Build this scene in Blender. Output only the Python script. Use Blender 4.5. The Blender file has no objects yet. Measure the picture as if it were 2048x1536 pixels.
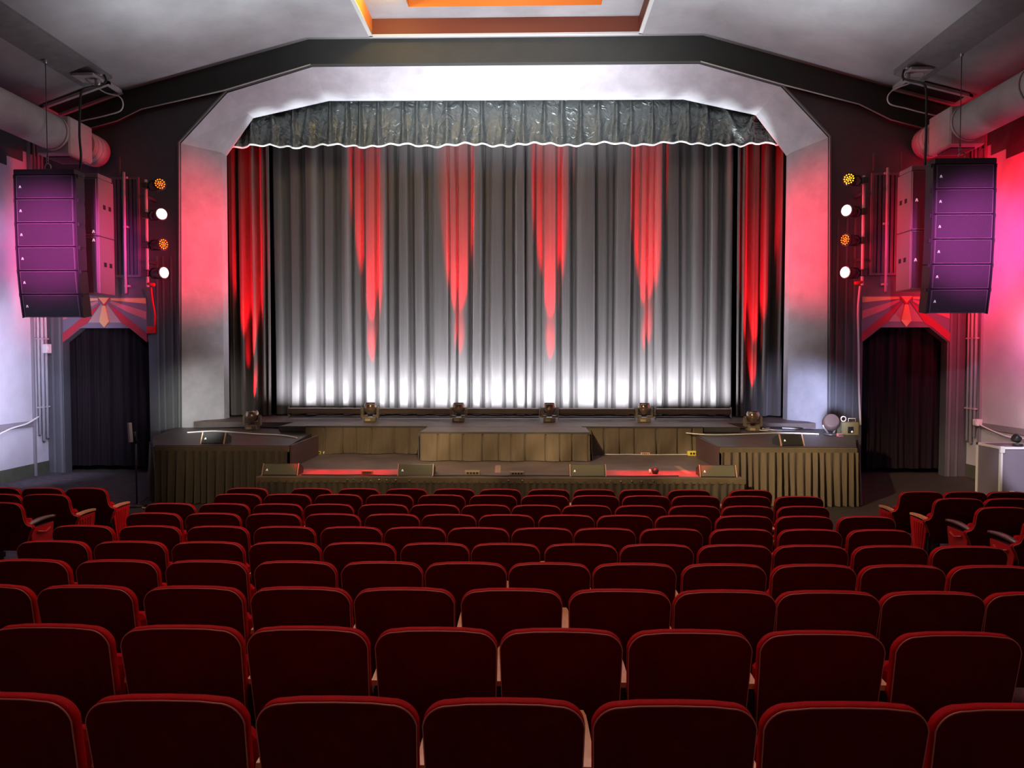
import bpy, math, random
from math import sin, cos, pi, radians as R
from mathutils import Vector, Matrix
from mathutils.geometry import tessellate_polygon
random.seed(7)
COL = bpy.context.scene.collection
F = 1500.0
CAM = Vector((0, 0, 2.6))
YAW = math.atan(36 / F); PIT = math.atan(54 / F)
FW = Vector((-sin(YAW) * cos(PIT), cos(YAW) * cos(PIT), -sin(PIT)))
RT = Vector((cos(YAW), sin(YAW), 0)); UP = RT.cross(FW)

def P(px, py, D):
    "point of the vertical plane y = D seen at a photo pixel (measuring helper)"
    d = FW * F + RT * (px - 1024) - UP * (py - 768)
    return CAM + d * (D / d.y)
def X(px, D, py=714): return P(px, py, D).x
def Z(py, D, px=1060): return P(px, py, D).z

# ------------------------------------------------------------- materials
MATS = {}
def mat(name, col, rough=0.6, metal=0.0, spec=0.5, noise=0.0, nscale=6.0, bump=0.0, bscale=40.0, emit=None, estr=0.0, sheen=0.0, stretch=None, coat=0.0):
    if name in MATS: return MATS[name]
    m = bpy.data.materials.new(name); m.use_nodes = True
    nt = m.node_tree; b = nt.nodes['Principled BSDF']
    b.inputs['Base Color'].default_value = (*col, 1)
    b.inputs['Roughness'].default_value = rough
    b.inputs['Metallic'].default_value = metal
    b.inputs['Specular IOR Level'].default_value = spec
    if sheen: b.inputs['Sheen Weight'].default_value = sheen
    if coat: b.inputs['Coat Weight'].default_value = coat
    tc = nt.nodes.new('ShaderNodeTexCoord'); src = tc.outputs['Object']
    if stretch:
        mp = nt.nodes.new('ShaderNodeMapping'); mp.inputs['Scale'].default_value = stretch
        nt.links.new(src, mp.inputs['Vector']); src = mp.outputs['Vector']
    if noise:
        n = nt.nodes.new('ShaderNodeTexNoise'); n.inputs['Scale'].default_value = nscale
        n.inputs['Detail'].default_value = 6; n.inputs['Roughness'].default_value = 0.6
        nt.links.new(src, n.inputs['Vector'])
        r = nt.nodes.new('ShaderNodeValToRGB')
        r.color_ramp.elements[0].position = 0.3; r.color_ramp.elements[1].position = 0.72
        r.color_ramp.elements[0].color = (*[c * (1 - noise) for c in col], 1)
        r.color_ramp.elements[1].color = (*[min(1, c * (1 + noise)) for c in col], 1)
        nt.links.new(n.outputs['Fac'], r.inputs['Fac']); nt.links.new(r.outputs['Color'], b.inputs['Base Color'])
    if bump:
        n2 = nt.nodes.new('ShaderNodeTexNoise'); n2.inputs['Scale'].default_value = bscale
        n2.inputs['Detail'].default_value = 4
        nt.links.new(src, n2.inputs['Vector'])
        bp = nt.nodes.new('ShaderNodeBump'); bp.inputs['Strength'].default_value = bump; bp.inputs['Distance'].default_value = 0.02
        nt.links.new(n2.outputs['Fac'], bp.inputs['Height']); nt.links.new(bp.outputs['Normal'], b.inputs['Normal'])
    if emit:
        b.inputs['Emission Color'].default_value = (*emit, 1); b.inputs['Emission Strength'].default_value = estr
    MATS[name] = m
    return m

M_ceil = mat('ceiling_plaster', (.30, .295, .30), .8, noise=.22, nscale=.7, bump=.25, bscale=3)
M_wall = mat('front_wall_paint', (.085, .088, .095), .6, noise=.12, nscale=2, bump=.1)
M_beam = mat('dark_beam_paint', (.035, .038, .034), .7, noise=.1, nscale=2)
M_side = mat('side_wall_paint', (.50, .50, .53), .6, noise=.12, nscale=1.2, bump=.15, bscale=8)
M_cream = mat('proscenium_plaster', (.40, .395, .42), .65, noise=.16, nscale=2.2, bump=.5, bscale=7)
M_line = mat('pale_trim', (.55, .55, .53), .5)
M_orange = mat('orange_paint', (.75, .22, .03), .6)
M_rust = mat('rust_paint', (.14, .032, .015), .6)
M_floor = mat('dark_floor', (.035, .033, .026), .6, noise=.3, nscale=3)
M_carpet = mat('carpet', (.045, .035, .042), .95, noise=.75, nscale=5, bump=.4, stretch=(1, 2.4, 1))
M_curtain = mat('curtain_velour', (.20, .195, .19), .75, noise=.10, nscale=3, sheen=.1, bump=.08, bscale=30, stretch=(6, 6, .15))
M_leg = mat('unlit_drape', (.09, .075, .068), .85, noise=.15, nscale=3, sheen=.2, stretch=(6, 6, .3))  # darker copy of the curtain cloth, its lack of light put into the colour
M_door = mat('door_drape', (.013, .009, .011), .9, spec=.1, noise=.3, nscale=3, sheen=0, stretch=(5, 5, .3))
M_satin = mat('satin', (.17, .20, .195), .30, spec=.8, noise=.15, nscale=7, bump=1.0, bscale=5, metal=.55)
for n_ in M_satin.node_tree.nodes:
    if n_.type == 'BUMP': n_.inputs['Distance'].default_value = .07; n_.inputs['Strength'].default_value = .8
    if n_.type == 'TEX_NOISE' and n_.inputs['Scale'].default_value == 5: n_.inputs['Distortion'].default_value = 1.6; n_.inputs['Detail'].default_value = 3
M_hem = mat('satin_hem_glow', (.85, .87, .86), .4, emit=(.8, .85, .85), estr=.35)  # uplight on the hem put in as pale colour and glow
M_skirt = mat('stage_skirt_lit', (.115, .088, .058), .85, noise=.15, nscale=4, sheen=.2, stretch=(3, 3, .5))  # black cloth, the warm light's brown put into its colour
M_skirtd = mat('stage_skirt_shade', (.075, .062, .042), .85, noise=.2, nscale=4, sheen=.15, stretch=(3, 3, .5))  # shaded copy of the skirt cloth, shade put into the colour
M_deck = mat('deck_top', (.11, .085, .075), .5, noise=.3, nscale=2.5, bump=.1)
M_deckdark = mat('deck_board', (.05, .05, .048), .45, noise=.3, nscale=2.5)
M_black = mat('black', (.006, .006, .006), .7)
M_blackp = mat('black_plastic', (.02, .02, .021), .4, bump=.05)
M_cab = mat('cabinet_paint', (.045, .035, .045), .55, bump=.15, bscale=90)
M_grille = mat('speaker_grille', (.06, .05, .065), .6, bump=.6, bscale=160)
M_edge = mat('cabinet_edge', (.26, .24, .26), .4)
M_logo = mat('white_badge_glow', (.9, .9, .88), .5, emit=(1, .95, .9), estr=.25)  # white badge with a faint glow added, it is no lamp
M_metal = mat('bare_metal', (.55, .53, .50), .35, metal=.8)
M_dmetal = mat('dark_metal', (.10, .10, .10), .35, metal=.7)
M_bronze = mat('fixture_body', (.22, .18, .115), .3, spec=.7, bump=.03)
M_chrome = mat('chrome_glass', (.50, .42, .30), .16, metal=.8)
M_duct = mat('duct_paint', (.42, .39, .40), .55, noise=.15, nscale=3)
M_pipe = mat('conduit_paint', (.42, .42, .44), .5)
M_seatf = mat('seat_fabric', (.50, .0015, .006), .75, spec=.08, noise=.12, nscale=20, sheen=.0, bump=.2, bscale=150)
M_seatb = mat('seat_back_fabric', (.11, .0008, .004), .85, spec=.15, noise=.22, nscale=7, bump=.12, bscale=90)
M_trim = mat('seat_trim', (.70, .24, .20), .4, spec=.6)
M_arm = mat('arm_wood', (.85, .42, .20), .35, noise=.15, nscale=9, stretch=(4, 1, 1), coat=.3)
M_armd = mat('dark_arm_wood', (.20, .10, .09), .25, coat=.5)
M_redm = mat('red_enamel', (.62, .01, .015), .3, spec=.6)
M_stand = mat('seat_standard', (.012, .004, .005), .5)
M_tan = mat('ray_tan', (.60, .38, .17), .7); M_pink = mat('ray_rose', (.42, .16, .17), .7)
M_slate = mat('ray_slate', (.13, .13, .17), .7); M_red = mat('ray_red', (.32, .02, .035), .7)
M_beige = mat('ray_stone', (.30, .24, .21), .7)
M_cable = mat('black_cable', (.01, .01, .01), .5); M_wcable = mat('white_cable', (.75, .72, .70), .5)
M_yel = mat('yellow_plastic', (.75, .62, .10), .5); M_white = mat('white_plastic', (.75, .75, .72), .5)
M_alu = mat('flight_case_edge', (.85, .84, .86), .3, metal=.25)
M_casep = mat('flight_case_panel', (.16, .14, .18), .5)
M_ledw = mat('led_white', (1, 1, 1), emit=(1, .98, .95), estr=4)
M_ledo = mat('led_orange', (1, .3, .02), emit=(1, .14, .005), estr=3)
M_ledy = mat('led_amber', (1, .5, .02), emit=(1, .34, .01), estr=4)
M_grn = mat('dark_green_paint', (.055, .06, .058), .7, noise=.1)
M_lens = mat('lens_glass', (.02, .02, .02), .1, spec=1)

# ------------------------------------------------------------- mesh builder
class MB:
    def __init__(s): s.v = []; s.f = []; s.sm = []
    def add(s, vs, fs, smooth=False, M=None):
        o = len(s.v)
        for p in vs:
            p = Vector(p)
            s.v.append(M @ p if M else p)
        for f in fs: s.f.append([i + o for i in f]); s.sm.append(smooth)
        return s
    def box(s, x0, x1, y0, y1, z0, z1, M=None, bev=0.0):
        if bev <= 0:
            v = [(x, y, z) for z in (z0, z1) for y in (y0, y1) for x in (x0, x1)]
            return s.add(v, [(0, 2, 3, 1), (4, 5, 7, 6), (0, 1, 5, 4), (2, 6, 7, 3), (0, 4, 6, 2), (1, 3, 7, 5)], False, M)
        b = bev; v = []; f = []
        # bevelled box: 24 vertices
        idx = {}
        for sx in (0, 1):
            for sy in (0, 1):
                for sz in (0, 1):
                    cx, cy, cz = (x0, x1)[sx], (y0, y1)[sy], (z0, z1)[sz]
                    dx, dy, dz = (b, -b)[sx], (b, -b)[sy], (b, -b)[sz]
                    idx[sx, sy, sz] = len(v)
                    v += [(cx, cy + dy, cz + dz), (cx + dx, cy, cz + dz), (cx + dx, cy + dy, cz)]
        def q(a, k): return idx[a] + k
        f += [[q((0, 0, 0), 0), q((0, 0, 1), 0), q((0, 1, 1), 0), q((0, 1, 0), 0)], [q((1, 0, 0), 0), q((1, 1, 0), 0), q((1, 1, 1), 0), q((1, 0, 1), 0)],
              [q((0, 0, 0), 1), q((1, 0, 0), 1), q((1, 0, 1), 1), q((0, 0, 1), 1)], [q((0, 1, 0), 1), q((0, 1, 1), 1), q((1, 1, 1), 1), q((1, 1, 0), 1)],
              [q((0, 0, 0), 2), q((0, 1, 0), 2), q((1, 1, 0), 2), q((1, 0, 0), 2)], [q((0, 0, 1), 2), q((1, 0, 1), 2), q((1, 1, 1), 2), q((0, 1, 1), 2)]]
        for a in (0, 1):
            for c in (0, 1):
                f.append([q((a, c, 0), 0), q((a, c, 0), 1), q((a, c, 1), 1), q((a, c, 1), 0)])
                f.append([q((a, 0, c), 0), q((a, 0, c), 2), q((a, 1, c), 2), q((a, 1, c), 0)])
                f.append([q((0, a, c), 1), q((0, a, c), 2), q((1, a, c), 2), q((1, a, c), 1)])
        for k in idx.values(): f.append([k, k + 1, k + 2])
        return s.add(v, f, False, M)
    def tube(s, pts, r, n=8, cap=True, M=None):
        pts = [Vector(p) for p in pts]; rs = r if isinstance(r, (list, tuple)) else [r] * len(pts)
        v = []; f = []
        pn = None
        for i, p in enumerate(pts):
            t = (pts[min(i + 1, len(pts) - 1)] - pts[max(i - 1, 0)]).normalized()
            if pn is None:
                a = Vector((0, 0, 1)) if abs(t.z) < .9 else Vector((1, 0, 0))
                pn = t.cross(a).normalized()
            pn = (pn - t * pn.dot(t)).normalized(); bn = t.cross(pn)
            for k in range(n):
                a = 2 * pi * k / n
                v.append(p + (pn * cos(a) + bn * sin(a)) * rs[i])
        for i in range(len(pts) - 1):
            for k in range(n):
                f.append((i * n + k, i * n + (k + 1) % n, (i + 1) * n + (k + 1) % n, (i + 1) * n + k))
        s.add(v, f, True, M)
        if cap:
            o = len(s.v) - len(v)
            s.f.append([o + k for k in range(n)][::-1]); s.sm.append(False)
            s.f.append([o + (len(pts) - 1) * n + k for k in range(n)]); s.sm.append(False)
        return s
    def prism(s, poly, axis, a0, a1, M=None):
        "poly 2d loop extruded along axis (0 x,1 y,2 z); concave ok"
        def pt(u, w, a): return {0: (a, u, w), 1: (u, a, w), 2: (u, w, a)}[axis]
        n = len(poly)
        tris = tessellate_polygon([[Vector((u, w, 0)) for u, w in poly]])
        v = [pt(u, w, a0) for u, w in poly] + [pt(u, w, a1) for u, w in poly]
        f = [tuple(t) for t in tris] + [tuple(n + i for i in t)[::-1] for t in tris]
        f += [(i, (i + 1) % n, n + (i + 1) % n, n + i) for i in range(n)]
        return s.add(v, f, False, M)
    def lathe(s, prof, n=20, M=None):
        "prof list (r,z) about z"
        v = []; f = []
        for r, z in prof:
            for k in range(n):
                a = 2 * pi * k / n; v.append((r * cos(a), r * sin(a), z))
        for i in range(len(prof) - 1):
            for k in range(n):
                f.append((i * n + k, i * n + (k + 1) % n, (i + 1) * n + (k + 1) % n, (i + 1) * n + k))
        s.add(v, f, True, M)
        o = len(s.v) - len(v)
        s.f.append([o + k for k in range(n)][::-1]); s.sm.append(False)
        s.f.append([o + (len(prof) - 1) * n + k for k in range(n)]); s.sm.append(False)
        return s
    def build(s, name, m, parent=None, loc=None):
        me = bpy.data.meshes.new(name)
        me.from_pydata([tuple(p) for p in s.v], [], s.f); me.validate(); 
        if len(me.polygons) == len(s.sm): me.polygons.foreach_set('use_smooth', s.sm)
        me.materials.append(m)
        import bmesh
        bm = bmesh.new(); bm.from_mesh(me); bmesh.ops.recalc_face_normals(bm, faces=bm.faces); bm.to_mesh(me); bm.free()
        o = bpy.data.objects.new(name, me); COL.objects.link(o)
        if parent: o.parent = parent
        if loc: o.location = loc
        return o
def tag(o, label=None, cat=None, group=None, kind=None):
    if label: o['label'] = label
    if cat: o['category'] = cat
    if group: o['group'] = group
    if kind: o['kind'] = kind
    return o
def struct(o, label=None, cat=None):
    o['kind'] = 'structure'
    if label: o['label'] = label
    if cat: o['category'] = cat
    return o
def thing(name, label, cat, loc=(0, 0, 0), rot=(0, 0, 0), group=None):
    o = bpy.data.objects.new(name, None); COL.objects.link(o)
    o.empty_display_size = .1
    o.location = loc; o.rotation_euler = rot
    return tag(o, label, cat, group)
def copy_tree(o, parent=None):
    c = o.copy(); COL.objects.link(c)
    if parent: c.parent = parent
    for ch in list(CH.get(o.name, [])) or [k for k in o.children]: copy_tree(ch, c)
    return c
CH = {}
def ROT(ax, deg): return Matrix.Rotation(R(deg), 4, ax)
def T(x, y, z): return Matrix.Translation((x, y, z))

# ================================================================= SHELL
DW = 16.5
XL, XR = X(93, DW), X(1937, DW)
def w2(px, py, D=DW):
    p = P(px, py, D); return (p.x, p.z)
ceil_prof = [(XL, 7.72), w2(243, 190), w2(620, 91), w2(1403, 87), w2(1775, 180), (XR, 7.85)]
Y0 = -5.0
def floor_z(y): return max(0.0, .03 + (9.5 - y) * .0795) if y < 9.88 else 0.0
# floor: sloped house and flat front
mb = MB()
mb.add([(XL, Y0, floor_z(Y0)), (XR, Y0, floor_z(Y0)), (XR, 9.88, 0), (XL, 9.88, 0), (XL, 19.5, 0), (XR, 19.5, 0)],
       [(0, 1, 2, 3), (3, 2, 5, 4)])
mb.add([(XL, Y0, -.3), (XR, Y0, -.3), (XR, 19.5, -.3), (XL, 19.5, -.3)], [(3, 2, 1, 0)])
struct(mb.build('floor', M_floor))
# patterned carpet in the left front corner
mb = MB(); mb.prism([(XL + .02, 10.6), (-6.9, 12.0), (-6.9, 13.0), (-7.6, 15.6), (-7.6, 16.46), (XL + .02, 16.46)], 2, .002, .012)
tag(mb.build('carpet', M_carpet), 'dark patterned carpet on the floor before the left curtained doorway', 'carpet')
mb = MB()
arc = [P(285, 1012, 12.6), P(325, 1014, 12.2), P(350, 1021, 11.7), P(372, 1030, 11.2)]
mb.tube([(p.x, p.y, .02) for p in arc], .022, 6)
tag(mb.build('carpet_edge_strip', M_arm), 'tan curved edging strip on the floor where the patterned carpet ends', 'edging')

# ceiling with coffer opening
CX0, CX1, CY1 = -3.36, 2.29, 16.13
zc = (ceil_prof[2][1] + ceil_prof[3][1]) / 2
zc = 9.46
ceil_prof[2] = (ceil_prof[2][0], zc); ceil_prof[3] = (ceil_prof[3][0], zc)
mb = MB()
CP = ceil_prof
def cq(a, b, y0, y1): mb.add([(a[0], y0, a[1]), (b[0], y0, b[1]), (b[0], y1, b[1]), (a[0], y1, a[1])], [(0, 1, 2, 3)])
for a, b in ((CP[0], CP[1]), (CP[1], CP[2]), (CP[3], CP[4]), (CP[4], CP[5])): cq(a, b, Y0, DW)
CY0 = 9.0
cq(CP[2], (CX0, zc), Y0, DW); cq((CX1, zc), CP[3], Y0, DW)
cq((CX0, zc), (CX1, zc), CY1, DW); cq((CX0, zc), (CX1, zc), Y0, CY0)
# top skin
mb.add([(XL, Y0, 11), (XR, Y0, 11), (XR, DW, 11), (XL, DW, 11)], [(0, 1, 2, 3)])
struct(mb.build('ceiling', M_ceil))
# coffer steps
z1 = Z(34, CY1)
mb = MB()
mb.add([(CX0, CY1, zc), (CX1, CY1, zc), (CX1, CY1, z1), (CX0, CY1, z1)], [(0, 1, 2, 3)])
mb.add([(CX1, CY0, zc), (CX1, CY1, zc), (CX1, CY1, z1), (CX1, CY0, z1)], [(0, 1, 2, 3)])
struct(mb.build('trim_1', M_rust), 'rust red step around the lit ceiling recess')
mb = MB()
mb.add([(CX0, CY0, zc), (CX0, CY1, zc), (CX0, CY1, z1), (CX0, CY0, z1)], [(0, 1, 2, 3)])
mb.box(CX0, CX1, CY0 - .02, CY0, zc, 10.9)
IX0, IX1, IY = -2.5, 1.45, 15.62
mb.add([(IX0, IY, z1), (IX1, IY, z1), (IX1, IY, 10.6), (IX0, IY, 10.6)], [(0, 1, 2, 3)])
mb.add([(IX0, CY0, z1), (IX0, IY, z1), (IX0, IY, 10.6), (IX0, CY0, 10.6)], [(0, 1, 2, 3)])
mb.add([(IX1, CY0, z1), (IX1, IY, z1), (IX1, IY, 10.6), (IX1, CY0, 10.6)], [(0, 1, 2, 3)])
struct(mb.build('trim_2', M_orange), 'orange inner sides of the ceiling recess')
mb = MB()
mb.add([(CX0, IY, z1), (CX1, IY, z1), (CX1, CY1, z1), (CX0, CY1, z1)], [(0, 1, 2, 3)])
mb.add([(CX0, CY0, z1), (IX0, CY0, z1), (IX0, IY, z1), (CX0, IY, z1)], [(0, 1, 2, 3)])
mb.add([(IX1, CY0, z1), (CX1, CY0, z1), (CX1, IY, z1), (IX1, IY, z1)], [(0, 1, 2, 3)])
mb.add([(IX0, CY0, 10.6), (IX1, CY0, 10.6), (IX1, IY, 10.6), (IX0, IY, 10.6)], [(0, 1, 2, 3)])
struct(mb.build('ceiling_recess', M_ceil), 'pale plaster soffits inside the ceiling recess')
# mouldings round the recess opening and along ceiling creases
mb = MB()
for x in (CX0 - .06, CX1 + .02): mb.box(x - .02, x + .06, CY0, CY1 + .06, zc - .035, zc + .01)
mb.box(CX0 - .08, CX1 + .08, CY1 + .01, CY1 + .09, zc - .035, zc + .01)
struct(mb.build('trim_3', M_line), 'pale moulding round the ceiling recess')
mb = MB()
for c, sgn in ((CP[1], 1), (CP[4], -1)):
    mb.prism([(c[0] - .3, c[1] - .16 if sgn > 0 else c[1] - .02), (c[0] + .3, c[1] + .02 if sgn > 0 else c[1] - .16), (c[0] + .3, c[1] + .2), (c[0] - .3, c[1] + .2)][::1], 1, Y0, 15.6)
struct(mb.build('trim_4', mat('ceiling_band', (.17, .165, .17), .8, noise=.15)), 'darker plaster bands along the ceiling creases')

# side walls
def stepped_paint(side):
    pass
mb = MB(); mb.box(XL - .3, XL, Y0, 19.5, -.3, 9); struct(mb.build('wall_left', M_side))
mb = MB(); mb.box(XR, XR + .3, Y0, 19.5, -.3, 9); struct(mb.build('wall_right', M_side))
mb = MB(); mb.box(XL, XR, Y0 - .3, Y0, 0, 11); struct(mb.build('wall_rear', M_wall))
# art deco stepped dark paint high on the side walls
for nm, xw, s in (('trim_5', XL, 1), ('trim_6', XR, -1)):
    mb = MB(); a, b = sorted((xw + s * .004, xw + s * .012))
    mb.box(a, b, 2, 15.35, 6.55, 7.8); mb.box(a, b, 15.35, 15.85, 6.75, 7.8); mb.box(a, b, 15.85, 16.45, 6.98, 7.8)
    struct(mb.build(nm, M_grn), 'dark stepped paint band high on the side wall')
# dado rails, pilaster strips and baseboards
for nm, xw, s in (('trim_7', XL, 1), ('trim_8', XR, -1)):
    mb = MB(); a, b = sorted((xw, xw + s * .035))
    mb.box(a, b, 2, 16.0, 1.1, 1.22)
    a, b = sorted((xw, xw + s * .05))
    mb.box(a, b, 15.98, 16.03, 0, 7.6)
    struct(mb.build(nm, mat('rail_paint', (.22, .21, .22), .6)), 'dado rail and upright strip on the side wall')
for nm, xw, s in (('baseboard_left', XL, 1), ('baseboard_right', XR, -1)):
    mb = MB(); a, b = sorted((xw, xw + s * .02)); mb.box(a, b, 2, 16.5, 0, .28)
    struct(mb.build(nm, mat('base_paint', (.07, .075, .05), .7, noise=.2)))

# front wall with two doorways and the stage opening
dl0, dl1 = X(126, DW), X(298, DW); dr0, dr1 = X(1725, DW), X(1894, DW)
zt, zch = Z(655, DW), Z(684, DW)
chw = .40
fo = [w2(362, 862), w2(362, 287), w2(455, 186), w2(625, 134), w2(1398, 128), w2(1562, 174), w2(1656, 275), w2(1656, 862)]
def door_loop(a, b): return [(a, -.0), (a, zch), (a + chw, zt), (b - chw, zt), (b, zch), (b, -.0)]
outer = [(XL, 0)] + door_loop(dl0, dl1) + [(fo[0][0], 0)] + fo[1:-1] + [(fo[-1][0], 0)] + door_loop(dr0, dr1) + [(XR, 0), (XR, 7.9)] + CP[4:0:-1] + [(XL, 7.8)]
mb = MB(); mb.prism(outer, 1, DW, DW + .25)
struct(mb.build('wall_front', M_wall))
# protruding dark beam between ceiling and the arch
bl = [w2(105, 240), w2(243, 190), (CP[2][0], zc), (CP[3][0], zc), w2(1775, 180), w2(1925, 235),
      w2(1850, 262), w2(1775, 243), w2(1712, 212), w2(1562, 173), w2(1398, 127), w2(625, 133), w2(455, 184), w2(290, 222), w2(242, 245), w2(165, 266)]
mb = MB(); mb.prism(bl, 1, DW - .14, DW)
struct(mb.build('trim_9', M_beam), 'dark beam following the ceiling line above the stage arch')
mb = MB()
lp = [w2(165, 267), w2(242, 246), w2(290, 223), w2(455, 185), w2(625, 134)]
mb.tube([(x, DW - .15, z) for x, z in lp], .014, 5)
lp = [w2(1850, 263), w2(1775, 244), w2(1712, 213), w2(1562, 174), w2(1398, 128)]
mb.tube([(x, DW - .15, z) for x, z in lp], .014, 5)
struct(mb.build('trim_10', M_line), 'thin pale edge under the dark beam')
# proscenium arch, splayed
DI = 17.3
fi = [w2(449, 862, DI), w2(443, 305, DI), w2(497, 228, DI), w2(651, 193, DI), w2(1372, 190, DI), w2(1519, 222, DI), w2(1582, 305, DI), w2(1574, 862, DI)]
fo2 = list(fo); fo2[0] = (fo[0][0], .9); fo2[-1] = (fo[-1][0], .9); fi[0] = (fi[0][0], .9); fi[-1] = (fi[-1][0], .9)
mb = MB()
for i in range(7):
    a, b, c, d = fo2[i], fo2[i + 1], fi[i + 1], fi[i]
    q = 8
    mb.add([(a[0], DW, a[1]), (b[0], DW, b[1]), (c[0], DI, c[1]), (d[0], DI, d[1]), (d[0], DI + .3, d[1]), (c[0], DI + .3, c[1])], [(0, 1, 2, 3), (3, 2, 5, 4)])
struct(mb.build('proscenium_arch', M_cream), 'pale octagonal plaster arch framing the stage opening')
mb = MB()
o2 = [(x + dx, z + dz) for (x, z), (dx, dz) in zip(fo, [(-.04, 0), (-.04, .02), (-.03, .035), (-.01, .04), (.01, .04), (.03, .035), (.04, .02), (.04, 0)])]
mb.tube([(x, DW - .02, z) for x, z in [(o2[0][0], .0)] + o2[1:3]], .028, 6)
mb.tube([(x, DW - .02, z) for x, z in o2[5:7] + [(o2[7][0], 0)]], .028, 6)
struct(mb.build('trim_11', mat('arch_bead', (.20, .20, .20), .5)), 'dark bead along the outer edge of the stage arch')
mb = MB()
for px in (318, 330, 346, 1672, 1690, 1706):
    x = X(px, DW); mb.box(x - .02, x + .02, DW - .025, DW, 0, Z(510 if px < 1000 else 440, DW))
for px in (107, 122, 1900, 1915):
    x = X(px, DW); mb.box(x - .025, x + .025, DW - .03, DW, 0, 6.6)
for px in (205, 247, 1740, 1795):
    x = X(px, DW); mb.box(x - .015, x + .015, DW - .02, DW, 5.0 + 1.6, 7.0)
struct(mb.build('trim_12', mat('strip_paint', (.12, .125, .13), .55)), 'raised upright strips on the front wall')
# stage back wall
mb = MB(); mb.box(XL, XR, 19.5, 19.7, 0, 11); struct(mb.build('wall_stage_rear', M_black))

# wall vents (louvre openings)
def vent(px0, px1, label):
    x0, x1 = X(px0, DW), X(px1, DW); za, zb = Z(548, DW), Z(355, DW)
    t = thing('wall_vent', label, 'vent', ((x0 + x1) / 2, DW, za))
    w = (x1 - x0) / 2; h = zb - za
    MB().box(-w, w, -.012, 0, 0, h).build('backing', M_black, t)
    m = MB()
    m.box(-w - .05, -w, -.05, 0, -.05, h + .05).box(w, w + .05, -.05, 0, -.05, h + .05).box(-w, w, -.05, 0, -.05, 0).box(-w, w, -.05, 0, h, h + .05)
    m.build('frame', mat('vent_frame', (.13, .13, .145), .5), t)
    for k in range(6):
        xx = -w + (k + .5) * 2 * w / 6
        MB().box(xx - .035, xx + .03, -.045, -.015, 0, h).build('slat', mat('slat_paint', (.075, .085, .10), .4), t)
    return t
vent(234, 281, 'tall black slatted wall vent behind the left side speakers')
vent(1740, 1790, 'tall black slatted wall vent behind the right side speakers')
# red tinted thin pipe before each vent
for px, lab in ((253, 'thin upright pipe running down before the left wall vent'), (1770, 'thin upright pipe running down before the right wall vent')):
    m = MB(); x = X(px, 16.35); m.tube([(x, 16.38, Z(585, 16.4)), (x, 16.38, Z(340, 16.4))], .028, 8)
    for py in (350, 450, 570): m.box(x - .05, x + .05, 16.40, 16.5, Z(py, 16.4) - .02, Z(py, 16.4) + .02)
    tag(m.build('wall_pipe', M_pipe), lab, 'pipe')

# sunburst panels above the doors
def sunburst(ax, lab):
    t = thing('sunburst_panel', lab, 'wall decoration', (X(ax, DW), DW, Z(594, DW)))
    u = DW / F  # metres per photo pixel at the wall
    def poly(pts, name, m, y=-.02):
        MB().prism([(a * u, -b * u) for a, b in pts], 1, y, 0).build(name, m, t)
    poly([(-86, -1), (86, -1), (86, 90), (50, 61), (-50, 61), (-86, 90)], 'background', M_slate, -.012)
    for s in (-1, 1):
        def f(p): return [(s * a, b) for a, b in p]
        poly(f([(13, 1), (85, 1), (85, 12), (13, 5)]), 'ray', M_tan)
        poly(f([(13, 6), (85, 28), (85, 44), (45, 28), (13, 10)]), 'ray', M_pink)
        poly(f([(8, 10), (86, 72), (86, 90), (52, 61), (36, 52)]), 'ray', M_red, -.024)
        poly(f([(6, 13), (34, 50), (10, 50), (4, 18)]), 'fan_blade', M_beige, -.022)
    poly([(-14, 0), (14, 0), (0, 17)], 'keystone_border', M_red, -.03)
    poly([(-11, 0), (11, 0), (0, 13)], 'keystone', M_tan, -.04)
    poly([(-3, 16), (3, 16), (10, 48), (0, 60), (-10, 48)], 'pendant', M_tan, -.045)
sunburst(211.5, 'painted tan, rose and red sunburst panel above the left doorway')
sunburst(1809.5, 'painted tan, rose and red sunburst panel above the right doorway')

# ------------------------------------------------------------- drapes
def drape(name, path_x, y, z0, z1, fold, m, parent=None, nz=10, sway=0.02, hemw=0.0, seed=0):
    "sheet across x list at plane y; fold(x, t) -> y offset, t=0 top 1 bottom"
    v = []; f = []; n = len(path_x)
    for j in range(nz + 1):
        t = j / nz
        for x in path_x:
            xx = x + sway * sin(x * 3.1 + t * 2.5 + seed) * t
            zb = z0 + hemw * sin(x * 9 + seed)
            v.append((xx, y + fold(x, t), z1 + (zb - z1) * t))
    for j in range(nz):
        for i in range(n - 1):
            f.append((j * n + i, j * n + i + 1, (j + 1) * n + i + 1, (j + 1) * n + i))
    mb = MB(); mb.add(v, f, True)
    return mb.build(name, m, parent)
def lin(a, b, n): return [a + (b - a) * i / (n - 1) for i in range(n)]
def ridgefold(ridges, amp):
    rs = sorted(ridges); rnd = random.Random(3); am = [amp * rnd.uniform(.55, 1.3) for _ in rs]; pw = [rnd.choice([.6, .9, 1.6, 2.6, 3.5]) for _ in rs]
    def f(x, t):
        if x <= rs[0]: return amp * .3
        if x >= rs[-1]: return amp * .3
        for i in range(len(rs) - 1):
            if rs[i] <= x <= rs[i + 1]:
                u = (x - rs[i]) / (rs[i + 1] - rs[i])
                A = am[i] * (1 - u) + am[i + 1] * u
                d = (.5 - .5 * cos(2 * pi * u)) ** pw[i]
                small = .012 * sin(x * 31 + 1.7 * sin(x * 7)) * (.4 + .6 * t)
                return -A + 1.9 * A * d + small * .6 + .02 * sin(x * 2.3 + t * 1.5)
        return 0
    return f
DC = 18.3
rpx = [545, 1468]
rx = [X(p, DC) for p in rpx]
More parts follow.
